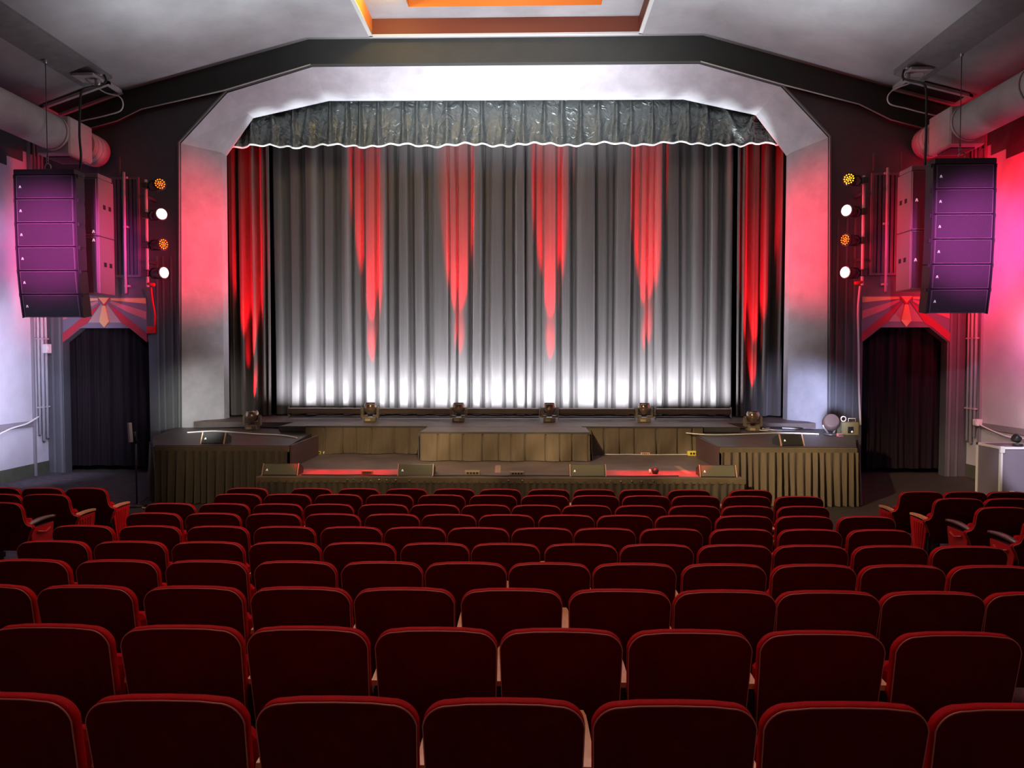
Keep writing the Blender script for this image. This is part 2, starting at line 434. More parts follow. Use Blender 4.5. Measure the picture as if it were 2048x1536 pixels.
PAN = [(557, 9, .5), (592, 10, .8), (626, 12, 1), (643, 5, .35), (660, 10, .75), (693, 8, 1), (715, 8, .5), (742, 11, .85), (758, 4, .4), (768, 7, 1), (785, 7, .6), (810, 10, 1), (825, 4, .3),
       (841, 9, .95), (862, 6, .45), (882, 14, .9), (905, 7, .75), (926, 11, .7), (955, 9, 1), (975, 6, .5), (994, 12, .95), (1018, 9, .6), (1040, 9, 1), (1059, 7, .85), (1078, 7, .4), (1100, 13, .85), (1132, 8, .9),
       (1148, 4, .4), (1170, 17, 1), (1202, 10, .7), (1220, 6, .45), (1245, 15, 1), (1272, 6, .4), (1286, 7, .8), (1302, 7, .7), (1317, 7, .95), (1345, 12, .75), (1368, 6, .4), (1394, 10, .75), (1412, 5, .4), (1427, 8, 1), (1456, 8, .85)]
PW = [(X(c, DC), h * DC / F * 1.05, k) for c, h, k in PAN]
def sst(t): t = max(0.0, min(1.0, t)); return t * t * (3 - 2 * t)
def ff(x, t):
    y = .19 + .02 * sin(x * 7.3) + .006 * sin(x * 23 + 2 * t)
    xx = x + .018 * sin(x * 1.9 + 3.0 * t) * (1 - t)
    for c, h, k in PW:
        d = abs(xx - c)
        if d < h + .05: y -= .36 * k * sst((h + .035 - d) / .075) * (1 - .12 * (d / h) ** 2) * (.7 + .3 * t)
    return max(y, -.24)
zb, ztp = 1.19, 8.6
xm = X(1050, DC)
c1 = drape('stage_curtain', lin(rx[0] + .0, xm - .005, 1300), DC, zb, ztp, ff, M_curtain, nz=14)
tag(c1, 'left half of the grey pleated main stage curtain, uplit white', 'curtain')
c2 = drape('stage_curtain', lin(xm + .005, rx[-1] - .0, 1100), DC + .03, zb, ztp, ff, M_curtain, nz=14, seed=1)
tag(c2, 'right half of the grey pleated main stage curtain, uplit white', 'curtain')
lx = [X(p, DC - .1) for p in (430, 448, 470, 493, 514, 533, 544)]
c3 = drape('side_drape', lin(lx[0], lx[-1], 160), DC - .2, zb, ztp, ridgefold(lx, .13), M_leg, nz=10, seed=2)
tag(c3, 'shade darkened side drape left of the main curtain, lit red', 'curtain')
lx = [X(p, DC - .1) for p in (1470, 1480, 1503, 1528, 1556, 1580, 1600)]
c4 = drape('side_drape', lin(lx[0], lx[-1], 160), DC - .2, zb, ztp, ridgefold(lx, .13), M_leg, nz=10, seed=3)
tag(c4, 'shade darkened side drape right of the main curtain, lit red', 'curtain')
# valance
DV = 17.72
vx0, vx1 = X(436, DV), X(1590, DV)
zv0, zv1 = Z(288, DV), Z(165, DV)
vr = random.Random(12); PL = []; xx_ = vx0
while xx_ < vx1:
    PL.append((xx_, vr.uniform(.035, .07), vr.uniform(.6, 1.2))); xx_ += vr.uniform(.30, .58)
def vfold(x, t):
    y = .05 + .02 * sin(x * 6.1 + 2 * t)
    for c, w_, k in PL:
        w2_ = w_ * (.7 + 1.3 * t * t); d = (x - c) / w2_
        if abs(d) < 3: y -= .13 * k * math.exp(-d * d) * (.55 + .6 * t)
    u_ = (x - X(1476, DV)) / .48
    if abs(u_) < 1: y = y * (1 - (1 - u_ * u_)) + (1 - u_ * u_) * (.02 - .16 * math.exp(-((t - (.82 - .75 * u_ * u_)) / .09) ** 2))
    return y + .012 * sin(x * 37 + 9 * t) * t
def vhem(x): return zv0 + .022 * sin(x * 15.0 + .9 * sin(x * 1.3)) + .03 * sin(x * 3.9 + 1) + .25 * (vfold(x, 1) - .02) - (.09 * max(0, 1 - abs(x - X(1476, DV)) / .5))
t = thing('stage_valance', 'shiny dark grey satin pleated valance hanging across the top of the stage arch', 'curtain', (0, 0, 0))
v = []; f = []; xs = lin(vx0, vx1, 1500); nz = 30; n = len(xs)
for j in range(nz + 1):
    tt = j / nz
    for x in xs: v.append((x, DV + vfold(x, tt), zv1 + (vhem(x) - zv1) * tt))
for j in range(nz):
    for i in range(n - 1): f.append((j * n + i, j * n + i + 1, (j + 1) * n + i + 1, (j + 1) * n + i))
MB().add(v, f, True).build('valance_cloth', M_satin, t)
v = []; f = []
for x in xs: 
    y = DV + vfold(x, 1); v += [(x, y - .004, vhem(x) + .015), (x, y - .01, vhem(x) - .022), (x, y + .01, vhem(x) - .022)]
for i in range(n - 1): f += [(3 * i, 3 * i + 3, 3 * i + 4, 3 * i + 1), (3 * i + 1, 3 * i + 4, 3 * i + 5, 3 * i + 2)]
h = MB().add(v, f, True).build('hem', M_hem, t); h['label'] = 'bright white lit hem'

# door drapes
def doordrape(a, b, lab, seed):
    def fold(x, t): return .05 * sin(x * 17 + 2 * sin(x * 2.3 + seed)) + .03 * sin(x * 41 + seed) + .03 * sin(x * 5)
    return tag(drape('doorway_curtain', lin(a - .08, b + .08, 260), DW + .36, .12, 4.0, fold, M_door, nz=8, sway=.03, seed=seed), lab, 'curtain')
doordrape(dl0, dl1, 'dark purple black curtain filling the doorway at the far left', 1)
doordrape(dr0, dr1, 'dark brown black curtain filling the doorway at the far right', 4)

# ================================================================= STAGE
ZS = 1.17; ZA = .624; ZP = 1.03
# main stage floor (behind the risers)
mb = MB()
xs0, xs1 = X(556, 15.3), X(1482, 15.3)
mb.box(xs0, xs1, 15.35, 19.2, ZS - .12, ZS)
mb.box(X(450, 17.4) - .3, xs0, 16.4, 19.2, ZS - .12, ZS - .01); mb.box(xs1, X(1574, 17.4) + .3, 16.4, 19.2, ZS - .12, ZS - .01)
mb.box(xs0 + .4, xs1 - .4, 15.6, 19.0, .0, ZS - .12)
struct(mb.build('stage_floor', M_deck), 'black stage floor in front of the curtain')
# apron
def slab(name, pts, zt_, th, m, parent=None):
    return MB().prism(pts, 2, zt_ - th, zt_).build(name, m, parent)
def skirt_strip(p0, p1, z0, z1, n_pl, amp, seed=0, box=False, gather=True, nz=6):
    "pleated cloth between two ground points facing the viewer"
    p0 = Vector(p0); p1 = Vector(p1); d = (p1 - p0); L = d.length; d.normalize(); nrm = Vector((d.y, -d.x))
    N = int(n_pl * 22); v = []; f = []
    rnd = random.Random(seed); ph = [rnd.uniform(-1, 1) for _ in range(N + 2)]
    for j in range(nz + 1):
        t = j / nz
        for i in range(N + 1):
            u = i / N; s = u * n_pl
            w = (abs((s + .18 * sin(s * 1.7 + seed)) % 1 - .5) * 2)
            if box: o = amp * (min(1, (1 - w) * 7)) * (.55 + .6 * t) + .5 * amp * sin(s * 2.4 + t * 3 + seed) * t
            else: o = amp * (.35 + .9 * t) * (sin(2 * pi * s + .9 * sin(s * 1.3 + seed)) + .35 * sin(5.1 * s + seed * 2 + 1.2 * t)) + amp
            q = p0 + d * (u * L) + nrm * (o + .01)
            v.append((q.x, q.y, z1 + (z0 - z1) * t))
    for j in range(nz):
        for i in range(N): f.append((j * (N + 1) + i, j * (N + 1) + i + 1, (j + 1) * (N + 1) + i + 1, (j + 1) * (N + 1) + i))
    return v, f
def skirt(parent, p0, p1, z0, z1, n, amp, m, seed=0, box=False, name='skirt'):
    v, f = skirt_strip(p0, p1, z0, z1, n, amp, seed, box)
    return MB().add(v, f, True).build(name, m, parent)

YA = 12.3; xa0, xa1 = X(515, YA), X(1488, YA)
t = thing('stage_apron', 'low brown stage apron with short skirt behind the front row of seats', 'stage', (0, 0, 0))
slab('apron_deck', [(xa0, YA), (xa1, YA), (xa1, 13.02), (X(1440, 13.15) - .04, 13.02), (X(1400, 14.9) - .0, 15.28), (X(613, 14.9) + .04, 15.28), (X(576, 13.15) + .04, 13.02), (xa0, 13.02)], ZA, .1, M_deck, t)
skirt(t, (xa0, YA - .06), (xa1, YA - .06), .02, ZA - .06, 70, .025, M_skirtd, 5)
MB().box(xa0 - .02, xa1 + .02, YA - .10, YA, ZA - .09, ZA - .005).build('front_edge', mat('edge_cloth', (.13, .10, .06), .8, noise=.2), t)
# little lamps dotted along the apron edge
rl = random.Random(2)
for k, px in enumerate([693, 705, 722, 740, 757, 772, 790, 818, 1017, 1045, 1222, 1243, 1265, 1285, 1308]):
    m = MB(); x = X(px, YA - .1); m.lathe([(.0, -.012), (.013, -.008), (.013, .008), (.0, .012)], 8, T(x, YA - .11, ZA - .045 + rl.uniform(-.01, .01)))
    m.build('edge_stud', M_metal, t)
# risers
Yc = 14.25; Ys = 15.3
def riser(label, x0, x1, xb0, xb1, y0, y1, zt_, zb_, n, seed, amp=.035):
    t = thing('stage_riser', label, 'stage riser', (0, 0, 0), group='skirted stage risers')
    slab('deck', [(x0, y0), (x1, y0), (xb1, y1), (xb0, y1)], zt_, .05, M_deck, t)
    skirt(t, (x0, y0 - .01), (x1, y0 - .01), zb_ + .01, zt_ - .03, n, amp, M_skirt, seed, box=True)
    MB().box(x0 - .01, x1 + .01, y0 - .06, y0, zt_ - .04, zt_ + .004).build('deck_edge', M_deckdark, t)
    return t
zr = 2.6 - (865 - 714) * Yc / F
zr = 1.172
rc = riser('centre stage riser with box pleated warm lit skirt, standing furthest forward', X(840, Yc), X(1180, Yc), X(840, Yc), X(1180, Yc), Yc, 15.3, zr, ZA, 11, 3, .09)
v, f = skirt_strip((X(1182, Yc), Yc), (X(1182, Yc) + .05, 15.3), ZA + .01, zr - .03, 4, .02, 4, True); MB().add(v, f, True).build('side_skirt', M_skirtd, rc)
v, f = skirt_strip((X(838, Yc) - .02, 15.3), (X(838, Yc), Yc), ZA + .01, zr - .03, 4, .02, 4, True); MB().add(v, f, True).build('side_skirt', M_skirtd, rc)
riser('wide stage riser with wavy warm lit skirt, left of the centre riser', X(613, Ys), X(850, Ys), X(613, Ys), X(850, Ys), Ys, 15.56, 1.185, ZA, 7, 8, .12)
riser('wide stage riser with wavy warm lit skirt, right of the centre riser', X(1165, Ys), X(1405, Ys), X(1165, Ys), X(1405, Ys), Ys, 15.56, 1.185, ZA, 6.5, 9, .11)
# thick grey deck ends beyond the side risers
for a, b, lab in ((556, 611, 'thick black deck board jutting out at the left end of the stage'), (1408, 1482, 'thick black deck board jutting out at the right end of the stage')):
    m = MB(); m.box(X(a, Ys), X(b, Ys), Ys - .02, 15.34, ZS - .10, ZS + .01, bev=.008); m.box(X(a, Ys)+.03, X(b, Ys)-.03, Ys + .01, 15.33, ZS - .14, ZS-.10)
    tag(m.build('deck_board', M_deckdark), lab, 'stage deck')
# side platforms
def platform(label, ptsT, front, side, npl, seed, msk):
    t = thing('side_platform', label, 'platform', (0, 0, 0))
    slab('deck', ptsT, ZP, .09, M_deckdark, t)
    skirt(t, front[0], front[1], .01, ZP - .09, npl, .06, msk, seed)
    MB().box(front[0][0], front[1][0], front[0][1] - .035, front[0][1] + .01, ZP - .11, ZP - .015).build('skirt_band', M_skirt, t)
    for (a, b) in side:
        v, f = skirt_strip(a, b, .01, ZP - .09, 6, .04, seed + 1); MB().add(v, f, True).build('side_skirt', msk, t)
    return t
YP = 13.15
pL0, pL1 = X(306, YP), X(576, YP)
pl = platform('dark skirted platform at the left end of the stage', [(pL0, YP), (pL1, YP), (X(613, 14.9), 14.9), (X(613, 14.9), 15.32), (X(540, 16.4), 16.46), (fo[0][0] - .1, 16.46), (X(302, 14.6), 14.6)],
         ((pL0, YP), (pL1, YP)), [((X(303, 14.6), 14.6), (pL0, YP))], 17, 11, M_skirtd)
MB().prism([(YP + .05, ZA), (14.9, ZA), (14.9, ZP - .0), (YP + .05, ZP - .0)], 0, pL1 + .0, pL1 + .03).build('side_board', mat('side_board', (.10, .055, .06), .5), pl)
pR0, pR1 = X(1442, YP), X(1716, YP)
pr = platform('skirted platform at the right end of the stage, olive lit pleats', [(pR0, YP), (pR1, YP), (X(1719, 14.9) + .1, 15.3), (X(1719, 14.9) + .1, 16.46), (X(1480, 16.4), 16.46), (X(1400, 14.9), 15.32), (X(1400, 14.9), 14.9)],
         ((pR0, YP), (pR1, YP)), [((pR1, YP), (X(1719, 14.9) + .1, 15.3))], 19, 14, M_skirt)
MB().prism([(YP + .05, ZA), (14.9, ZA), (14.9, ZP - .0), (YP + .05, ZP - .0)], 0, pR0 - .03, pR0).build('side_board', mat('side_board', (.10, .055, .06), .5), pr)

# ------------------------------------------------------------- wedges
def badge(parent, x, y, z, s=.02, M=None):
    m = MB(); mm = (M or Matrix.Identity(4)) @ T(x, y, z)
    m.prism([(-s, -s), (-s * .35, -s), (-s * .2, -s * .3), (s * .2, -s * .3), (s * .35, -s), (s, -s), (s * .35, s), (-s * .35, s)], 1, -.004, 0, mm)
    return m.build('badge', M_logo, parent)
def wedge(loc, w, label, rz=0, dark=False, h=.24):
    t = thing('monitor_wedge', label, 'stage monitor', loc, (0, 0, rz), 'wedge monitors on the stage')
    prof = [(-.0, 0), (.34, 0), (.36, .10), (.12, h), (.10, h)]
    MB().prism(prof, 0, -w / 2, w / 2).build('cabinet', M_blackp, t)
    # sloped grille
    sl = math.atan2(.10, h)
    Mx = ROT('X', -math.degrees(sl))
    L = math.hypot(.10, h)
    MB().box(-w / 2 + .02, w / 2 - .02, -.014, -.001, .012, L - .012, Mx, bev=.003).build('grille', mat('wedge_grille', (.10, .095, .06), .6, bump=.5, bscale=150) if not dark else M_blackp, t)
    m = MB()
    for s in (-1, 1): m.box(s * w / 2 - .007, s * w / 2 + .007, -.016, .01, 0, L, Mx)
    m.build('side_edge', mat('worn_edge', (.42, .25, .17), .5), t)
    badge(t, -w / 2 + .075, -.016, L * .45, .018, Mx)
    return t
zw = ZA
for a, b, lab in ((521, 592, 'black wedge monitor at the left end of the apron edge'), (794, 865, 'black wedge monitor on the apron edge, left of centre'),
                  (1141, 1213, 'black wedge monitor on the apron edge, right of centre'), (1403, 1476, 'black wedge monitor at the right end of the apron edge')):
    wedge((X((a + b) / 2, YA + .03), YA + .03, ZA), X(b, YA) - X(a, YA), lab, h=.19)
wedge((X(422, 13.35), 13.35, ZP), .42, 'dark wedge monitor lying on the left platform', 0, True, h=.20)
wedge((X(1588, 13.3), 13.3, ZP), .42, 'dark wedge monitor lying on the right platform', R(8), True, h=.20)

# floor clutter on apron
def small_box(px, py_z, D, z, w, d, h, m, name, label, cat, cabled=True):
    x = X(px, D)
    t = thing(name, label, cat, (x, D, z))
    MB().box(-w / 2, w / 2, 0, d, 0, h, bev=min(w, d, h) * .12).build('housing', m, t)
    k = MB()
    for i in range(4): k.box(-w / 2 + w * (.15 + .2 * i), -w / 2 + w * (.28 + .2 * i), -.004, .002, h * .3, h * .75)
    k.build('socket', M_black, t)
    return t
small_box(732, 0, 12.55, ZA, .18, .12, .05, M_skirt, 'power_box', 'small dark box on the apron beside the second wedge monitor', 'power box')
small_box(944, 0, 12.45, ZA, .26, .14, .07, M_bronze, 'power_box', 'small bronze box on the apron edge left of centre', 'power box')
small_box(1034, 0, 12.45, ZA, .24, .14, .06, M_bronze, 'power_box', 'small bronze box with white plug on the apron edge at centre', 'power box')
small_box(1392, 0, 15.0, ZA, .28, .12, .09, M_yel, 'power_strip', 'yellow green power strip at the foot of the right platform', 'power strip')
small_box(1292, 0, 15.1, ZA, .18, .1, .05, M_arm, 'power_strip', 'small tan plug box at the foot of the right riser', 'power strip')
small_box(632, 0, 15.1, ZA, .16, .1, .06, M_yel, 'power_strip', 'small yellow plug box at the foot of the left riser', 'power strip')
small_box(653, 0, 15.1, ZA, .18, .1, .05, M_white, 'power_strip', 'small pale plug box at the foot of the left riser', 'power strip')
t = thing('microphone', 'small black microphone lying on the red lit apron at right', 'microphone', (X(1312, 12.7), 12.7, ZA + .05))
MB().lathe([(.01, -.06), (.045, -.04), (.055, 0), (.045, .04), (.01, .06)], 12, ROT('Y', 90)).build('capsule', M_blackp, t)
MB().lathe([(.01, 0), (.035, .005), (.04, .03), (.01, .035)], 12, T(-.07, 0, -.01) @ ROT('Y', -90)).build('connector', M_white, t)
def cable(pts, r, m, name, label, cat='cable', sub=6):
    pts = [Vector(p) for p in pts]; out = []
    P_ = [pts[0]] + pts + [pts[-1]]
    for i in range(1, len(P_) - 2):
        for k in range(sub):
            u = k / sub; a, b, c, d = P_[i - 1], P_[i], P_[i + 1], P_[i + 2]
            out.append(.5 * ((2 * b) + (c - a) * u + (2 * a - 5 * b + 4 * c - d) * u * u + (3 * b - a - 3 * c + d) * u ** 3))
    out.append(pts[-1])
    o = MB().tube(out, r, 6).build(name, m)
    return tag(o, label, cat)
rc_ = random.Random(9)
cable([(X(px, 12.36), 12.36 + rc_.uniform(-.02, .05), ZA + .012) for px in range(600, 1400, 40)], .009, M_cable, 'cable', 'black cable lying along the front edge of the apron')
cable([(X(px, 15.1), 15.12 + rc_.uniform(-.04, .04), ZA + .012) for px in range(1170, 1392, 30)], .008, M_wcable, 'cable', 'pale cable on the apron at the foot of the right riser')
cable([P(1372, 866, 15.2) , (X(1420, 15.0), 15.0, ZP + .02), (X(1480, 15.1), 15.1, ZP + .02), (X(1560, 15.4), 15.4, ZP + .02), (X(1640, 15.2), 15.2, ZP + .02)], .014, M_wcable, 'cable', 'pale cable across the back of the right platform')
cable([(X(372, 15.2), 15.2, ZP + .02), (X(430, 15.5), 15.5, ZP + .02), (X(500, 15.0), 15.0, ZP + .02), (X(560, 14.7), 14.7, ZP + .02), (X(592, 14.3), 14.3, ZP + .015)], .016, M_wcable, 'cable', 'pale cable across the back of the left platform')
# cable heap at the right arch foot
for k in range(4):
    c0 = Vector((X(1545 + k * 8, 15.9), 15.9, ZP + .03 + .012 * k)); r_ = .16 + .03 * k
    cable([c0 + Vector((r_ * 1.6 * cos(a + k), r_ * sin(a + k), 0)) for a in [i * pi / 4 for i in range(8)]], .012, M_cable if k % 2 else M_wcable, 'coiled_cable',
          ['pale', 'black', 'small pale', 'wide black'][k] + ' coiled cable at the foot of the right arch column', 'cable')

# tape marks
for px, py, lab in ((997, 940, 'brown tape strip on the apron near centre'), (1370, 934, 'brown tape strip on the apron near the right platform')):
    x = X(px, 13.1); m = MB(); m.add([(x - .05, 12.7, ZA + .003), (x + .05, 12.7, ZA + .003), (x + .02, 13.6, ZA + .003), (x - .08, 13.6, ZA + .003)], [(0, 1, 2, 3)])
    m.add([(x - .05, 12.7, ZA + .001), (x + .05, 12.7, ZA + .001), (x + .02, 13.6, ZA + .001), (x - .08, 13.6, ZA + .001)], [(3, 2, 1, 0)])
    tag(m.build('tape_strip', mat('tape', (.28, .18, .14), .6)), lab, 'tape')

# ------------------------------------------------------------- moving heads, led bars
def moving_head(loc, label, tilt=0, s=1.0):
    t = thing('moving_head_light', label, 'stage light', loc, (0, 0, 0), 'moving head lights on the stage floor')
    t.scale = (s, s, s)
    MB().box(-.13, .13, -.11, .11, 0, .10, bev=.015).build('base', M_bronze, t)
    MB().box(-.09, .02, -.116, -.108, .02, .07).build('display', mat('display_glass', (.6, .5, .3), .2), t)
    for sx in (-1, 1):
        m = MB(); m.prism([(-.06, .10), (.06, .10), (.045, .27), (.02, .31), (-.02, .31), (-.045, .27)], 0, sx * .165 - .022, sx * .165 + .022)
        m.prism([(-.05, .10), (.05, .10), (.05, .14), (-.05, .14)], 0, min(sx * .06, sx * .165), max(sx * .06, sx * .165)).build('yoke_arm', M_bronze, t)
    Mh = T(0, 0, .30) @ ROT('X', tilt)
    h = MB().lathe([(.03, -.135), (.085, -.11), (.125, -.06), (.14, 0), (.132, .055), (.118, .085), (.112, .10)], 20, Mh).build('head', M_chrome, t)
    MB().lathe([(.0, .095), (.105, .098), (.112, .112), (.06, .118), (.0, .12)], 20, Mh).build('lens', M_lens, h)
for px, D, z, lab in ((740, 16.5, ZS, 'moving head light between first and second floor light bars from the left'),
                      (917, 16.5, ZS, 'moving head light left of centre between second and third floor light bars'),
                      (1099, 16.5, ZS, 'moving head light right of centre behind the centre riser'),
                      (1289, 16.5, ZS, 'moving head light between the two rightmost floor light bars'),
                      (503, 16.0, ZP, 'moving head light on the far left of the stage'),
                      (1507, 16.0, ZP, 'moving head light on the far right of the stage')):
    if D < 16.4: z = ZP
    moving_head((X(px, D), D, z), lab, s=1.02)
YB = 17.25
for a, b, lab in ((577, 721, 'leftmost long floor light bar below the curtain'), (757, 905, 'second long floor light bar from the left'),
                  (930, 1078, 'third long floor light bar, behind the centre riser'), (1118, 1270, 'fourth long floor light bar from the left'),
                  (1312, 1462, 'rightmost long floor light bar below the curtain')):
    x0, x1 = X(a, YB), X(b, YB)
    t = thing('light_bar', lab, 'stage light', ((x0 + x1) / 2, YB, ZS), (0, 0, 0), 'floor light bars in a row below the curtain')
    w = (x1 - x0) / 2
    MB().box(-w, w, -.05, .05, .12, .245, bev=.012).build('housing', M_bronze, t)
    MB().box(-w + .03, w - .03, -.03, .03, .245, .249).build('lens_strip', mat('bar_lens', (.8, .8, .85), .2, emit=(.9, .9, 1), estr=.15), t)
    for s in (-1, 1):
        MB().box(s * (w + .01) - .008, s * (w + .01) + .008, -.06, .06, 0, .28).build('end_bracket', M_metal, t)
    MB().box(-w, w, -.02, .02, .03, .05).build('rail', M_black, t)

# mirror ball-like covered fixture and amp box on the right platform
t = thing('floor_spotlight', 'round brown can spotlight tipped up on the right platform', 'stage light', (X(1664, 15.1), 15.1, ZP))
MB().lathe([(.05, 0), (.13, .01), (.13, .04), (.05, .05)], 18).build('base', M_dmetal, t)
MB().lathe([(.10, -.14), (.15, -.10), (.17, 0), (.155, .08), (.13, .13)], 20, T(0, 0, .26) @ ROT('Y', -25) @ ROT('X', 60)).build('can', mat('can_paint', (.075, .05, .045), .45), t)
m = MB(); m.tube([(.05, 0, .04), (.12, 0, .2), (.10, 0, .26)], .018, 6); m.tube([(-.05, 0, .04), (-.16, 0, .2), (-.12, 0, .26)], .018, 6); m.build('yoke', M_metal, t)
t = thing('equipment_box', 'small olive equipment box with coiled white lead on top, on the right platform', 'equipment box', (X(1698, 15.3), 15.3, ZP))
MB().box(-.17, .17, -.12, .12, 0, .26, bev=.008).build('case', mat('olive_case', (.22, .20, .10), .5), t)
MB().box(-.05, .06, -.128, -.12, .04, .17).build('front_panel', M_black, t)
MB().lathe([(.0, 0), (.022, .001), (.022, .006), (0, .008)], 10, T(.03, -.128, .07) @ ROT('X', 90)).build('socket', M_logo, t)
m = MB(); m.tube([(-.10 + .05 * cos(a), -.02, .32 + .05 * sin(a)) for a in [i * pi / 6 for i in range(13)]], .012, 6); m.tube([(0, -.02, .27), (.0, -.02, .33), (.14, -.02, .33), (.14, -.02, .27)], .008, 6); m.build('coiled_lead', M_wcable, t)
small_box(1684, 0, 14.9, ZP, .12, .08, .06, M_pink, 'power_strip', 'small rosy plug box beside the spotlight on the right platform', 'power strip')

# ------------------------------------------------------------- line arrays
def line_array(px0, px1, pyt, pyb, D, side, label):
    "side: +1 the array hangs left of the camera (right flank visible)"
    xc = (X(px0, D) + X(px1, D)) / 2; w = (X(px1, D) - X(px0, D)) / 2
    ztop = Z(pyt, D)
    t = thing('line_array_speaker', label, 'loudspeaker', (xc, D, ztop))
    t.rotation_euler = (0, 0, R(0))
    H = (ztop - Z(pyb, D) - .12) / 6; n = 6
    MB().box(-w * .97, w * .97, -.03, .32, -.10, 0, bev=.01).build('flying_frame', M_cab, t)
    # shackle
    m = MB(); m.tube([(.06 * cos(a), .1, .06 + .075 * sin(a)) for a in [i * pi / 8 - .4 for i in range(11)]], .012, 6); m.box(-.05, .05, .08, .12, 0, .03)
    m.build('shackle', M_metal, t)
    angs = [0, 0.5, 1.5, 3, 6.5, 10]
    y, z = 0.0, -.11
    for i in range(n):
        a = angs[i]
        M = T(0, y, z) @ ROT('X', a)
        # cabinet: trapezoid in plan/side
        c = MB(); hh = H - .012
        front = w * .93
        v = [(-front, 0, 0), (front, 0, 0), (front, 0, -hh), (-front, 0, -hh), (-front, .28, -.0), (front, .28, 0), (front, .28, -hh), (-front, .28, -hh), (-front * .8, .52, -.05), (front * .8, .52, -.05), (front * .8, .52, -hh + .05), (-front * .8, .52, -hh + .05)]
        c.add(v, [(0, 1, 2, 3), (0, 4, 5, 1), (1, 5, 6, 2), (2, 6, 7, 3), (3, 7, 4, 0), (4, 8, 9, 5), (5, 9, 10, 6), (6, 10, 11, 7), (7, 11, 8, 4), (8, 11, 10, 9)], False, M)
        cab = c.build('speaker_cabinet', M_cab, t)
        MB().box(-front + .035, front - .035, -.022, -.004, -hh + .018, -.018, M, bev=.006).build('grille', M_grille, cab)
        m = MB()
        m.box(-front + .03, front - .03, -.024, -.003, -.017, -.010, M); m.box(-front + .03, front - .03, -.024, -.003, -hh + .010, -hh + .017, M)
        m.box(-front + .028, -front + .034, -.024, -.003, -hh + .01, -.01, M); m.box(front - .034, front - .028, -.024, -.003, -hh + .01, -.01, M)
        m.build('grille_edge', M_edge, cab)
        badge(cab, -front + .10, -.024, -hh * .5, .024, M)
        for s in (-1, 1):
            k = MB(); k.box(s * w * .97 - .012, s * w * .97 + .012, -.01, .26, -H, .0, M)
            k.box(s * w - .02, s * w + .02, .02, .06, -.05, .02, M)
            k.build('rigging_plate', M_dmetal if i > 3 else M_cab, cab)
        d = Vector((0, 0, -H)); d = ROT('X', a) @ d
        y += d.y; z += d.z
    return t
DA = 14.1
line_array(35, 160, 333, 636, DA, 1, 'hanging six cabinet line array loudspeaker at the far left, lit purple')
line_array(1858, 1985, 322, 630, DA, -1, 'hanging six cabinet line array loudspeaker at the far right, lit purple')
# side fill pairs
def side_stack(px0, pxm, px1, pyt, pyb, D, flip, label):
    x0, x1 = X(px0, D), X(pxm, D); w = (x1 - x0)
    zt_, zb_ = Z(pyt, D), Z(pyb, D); h = (zt_ - zb_) / 2
    t = thing('side_speaker_stack', label, 'loudspeaker', ((x0 + x1) / 2, D, zb_), (0, 0, 0))
    dep = .56
    for k in range(2):
        za, zc_ = k * h + .006, (k + 1) * h - .006
        cab = MB().box(-w / 2, w / 2, 0, dep, za, zc_, bev=.012).build('speaker_cabinet', mat('stack_paint', (.20, .17, .19), .5), t)
        MB().box(-w / 2 + .03, w / 2 - .05, -.02, -.002, za + .025, zc_ - .025, bev=.005).build('grille', M_grille, cab)
        m = MB(); 
        for (a, b, c, d) in ((-w / 2 + .02, w / 2 - .04, za + .015, za + .024), (-w / 2 + .02, w / 2 - .04, zc_ - .024, zc_ - .015), (w / 2 - .048, w / 2 - .04, za + .015, zc_ - .015), (-w / 2 + .02, -w / 2 + .028, za + .015, zc_ - .015)):
            m.box(a, b, -.022, -.002, c, d)
        m.build('grille_edge', M_edge, cab)
        badge(cab, (w / 2 - .10) if not flip else (-w / 2 + .1), -.022, (za + zc_) / 2 if flip else (za + .08 if k else zc_ - .08), .03)
        sx = 1 if not flip else -1
        m = MB()
        for yy in (.16, .36):
            for dz in (0,): m.box(min(sx * w / 2, sx * (w / 2 + .004)), max(sx * w / 2, sx * (w / 2 + .004)), yy, yy + .09, (za + zc_) / 2 - .02, (za + zc_) / 2 + .07)
        m.build('handle_hole', M_black, cab)
    MB().box(-w / 2, w / 2, .0, .5, 2 * h, 2 * h + .09, bev=.01).build('flying_frame', mat('stack_paint', (.20, .17, .19), .5), t)
    return t
side_stack(158, 203, 232, 350, 586, 15.1, False, 'pair of hanging side speakers beside the left wall vent, lit pink')
side_stack(1816, 1862, 232, 345, 581, 15.1, True, 'pair of hanging side speakers beside the right wall vent, lit red')

# chains, hoists, cables
def chain(px, D, py0, py1, label):
    t = thing('hoist_chain', label, 'chain', (X(px, D), D + .1, 0))
    za, zb_ = ceil_z(X(px, D)) - .01, Z(py1, D)
    MB().tube([(0, 0, za), (0, 0, zb_ + .12)], .008, 6).build('cable', M_dmetal, t)
    m = MB()
    for k in range(3): m.tube([(.02 * cos(a), 0, zb_ + .03 + k * .05 + .03 * sin(a)) for a in [i * pi / 4 for i in range(9)]], .007, 5)
    m.build('hook', M_metal, t)
    m = MB(); m.tube([(0, 0, za), (0, 0, za - .12)], .03, 8); m.build('ceiling_eye', M_metal, t)
def ceil_z(x):
    for a, b in zip(CP[:-1], CP[1:]):
        if a[0] <= x <= b[0]: return a[1] + (b[1] - a[1]) * (x - a[0]) / (b[0] - a[0])
    return 7.7
chain(97, DA, 150, 318, 'thin chain dropping from the ceiling to the left line array')
chain(1917, DA, 150, 308, 'thin chain dropping from the ceiling to the right line array')
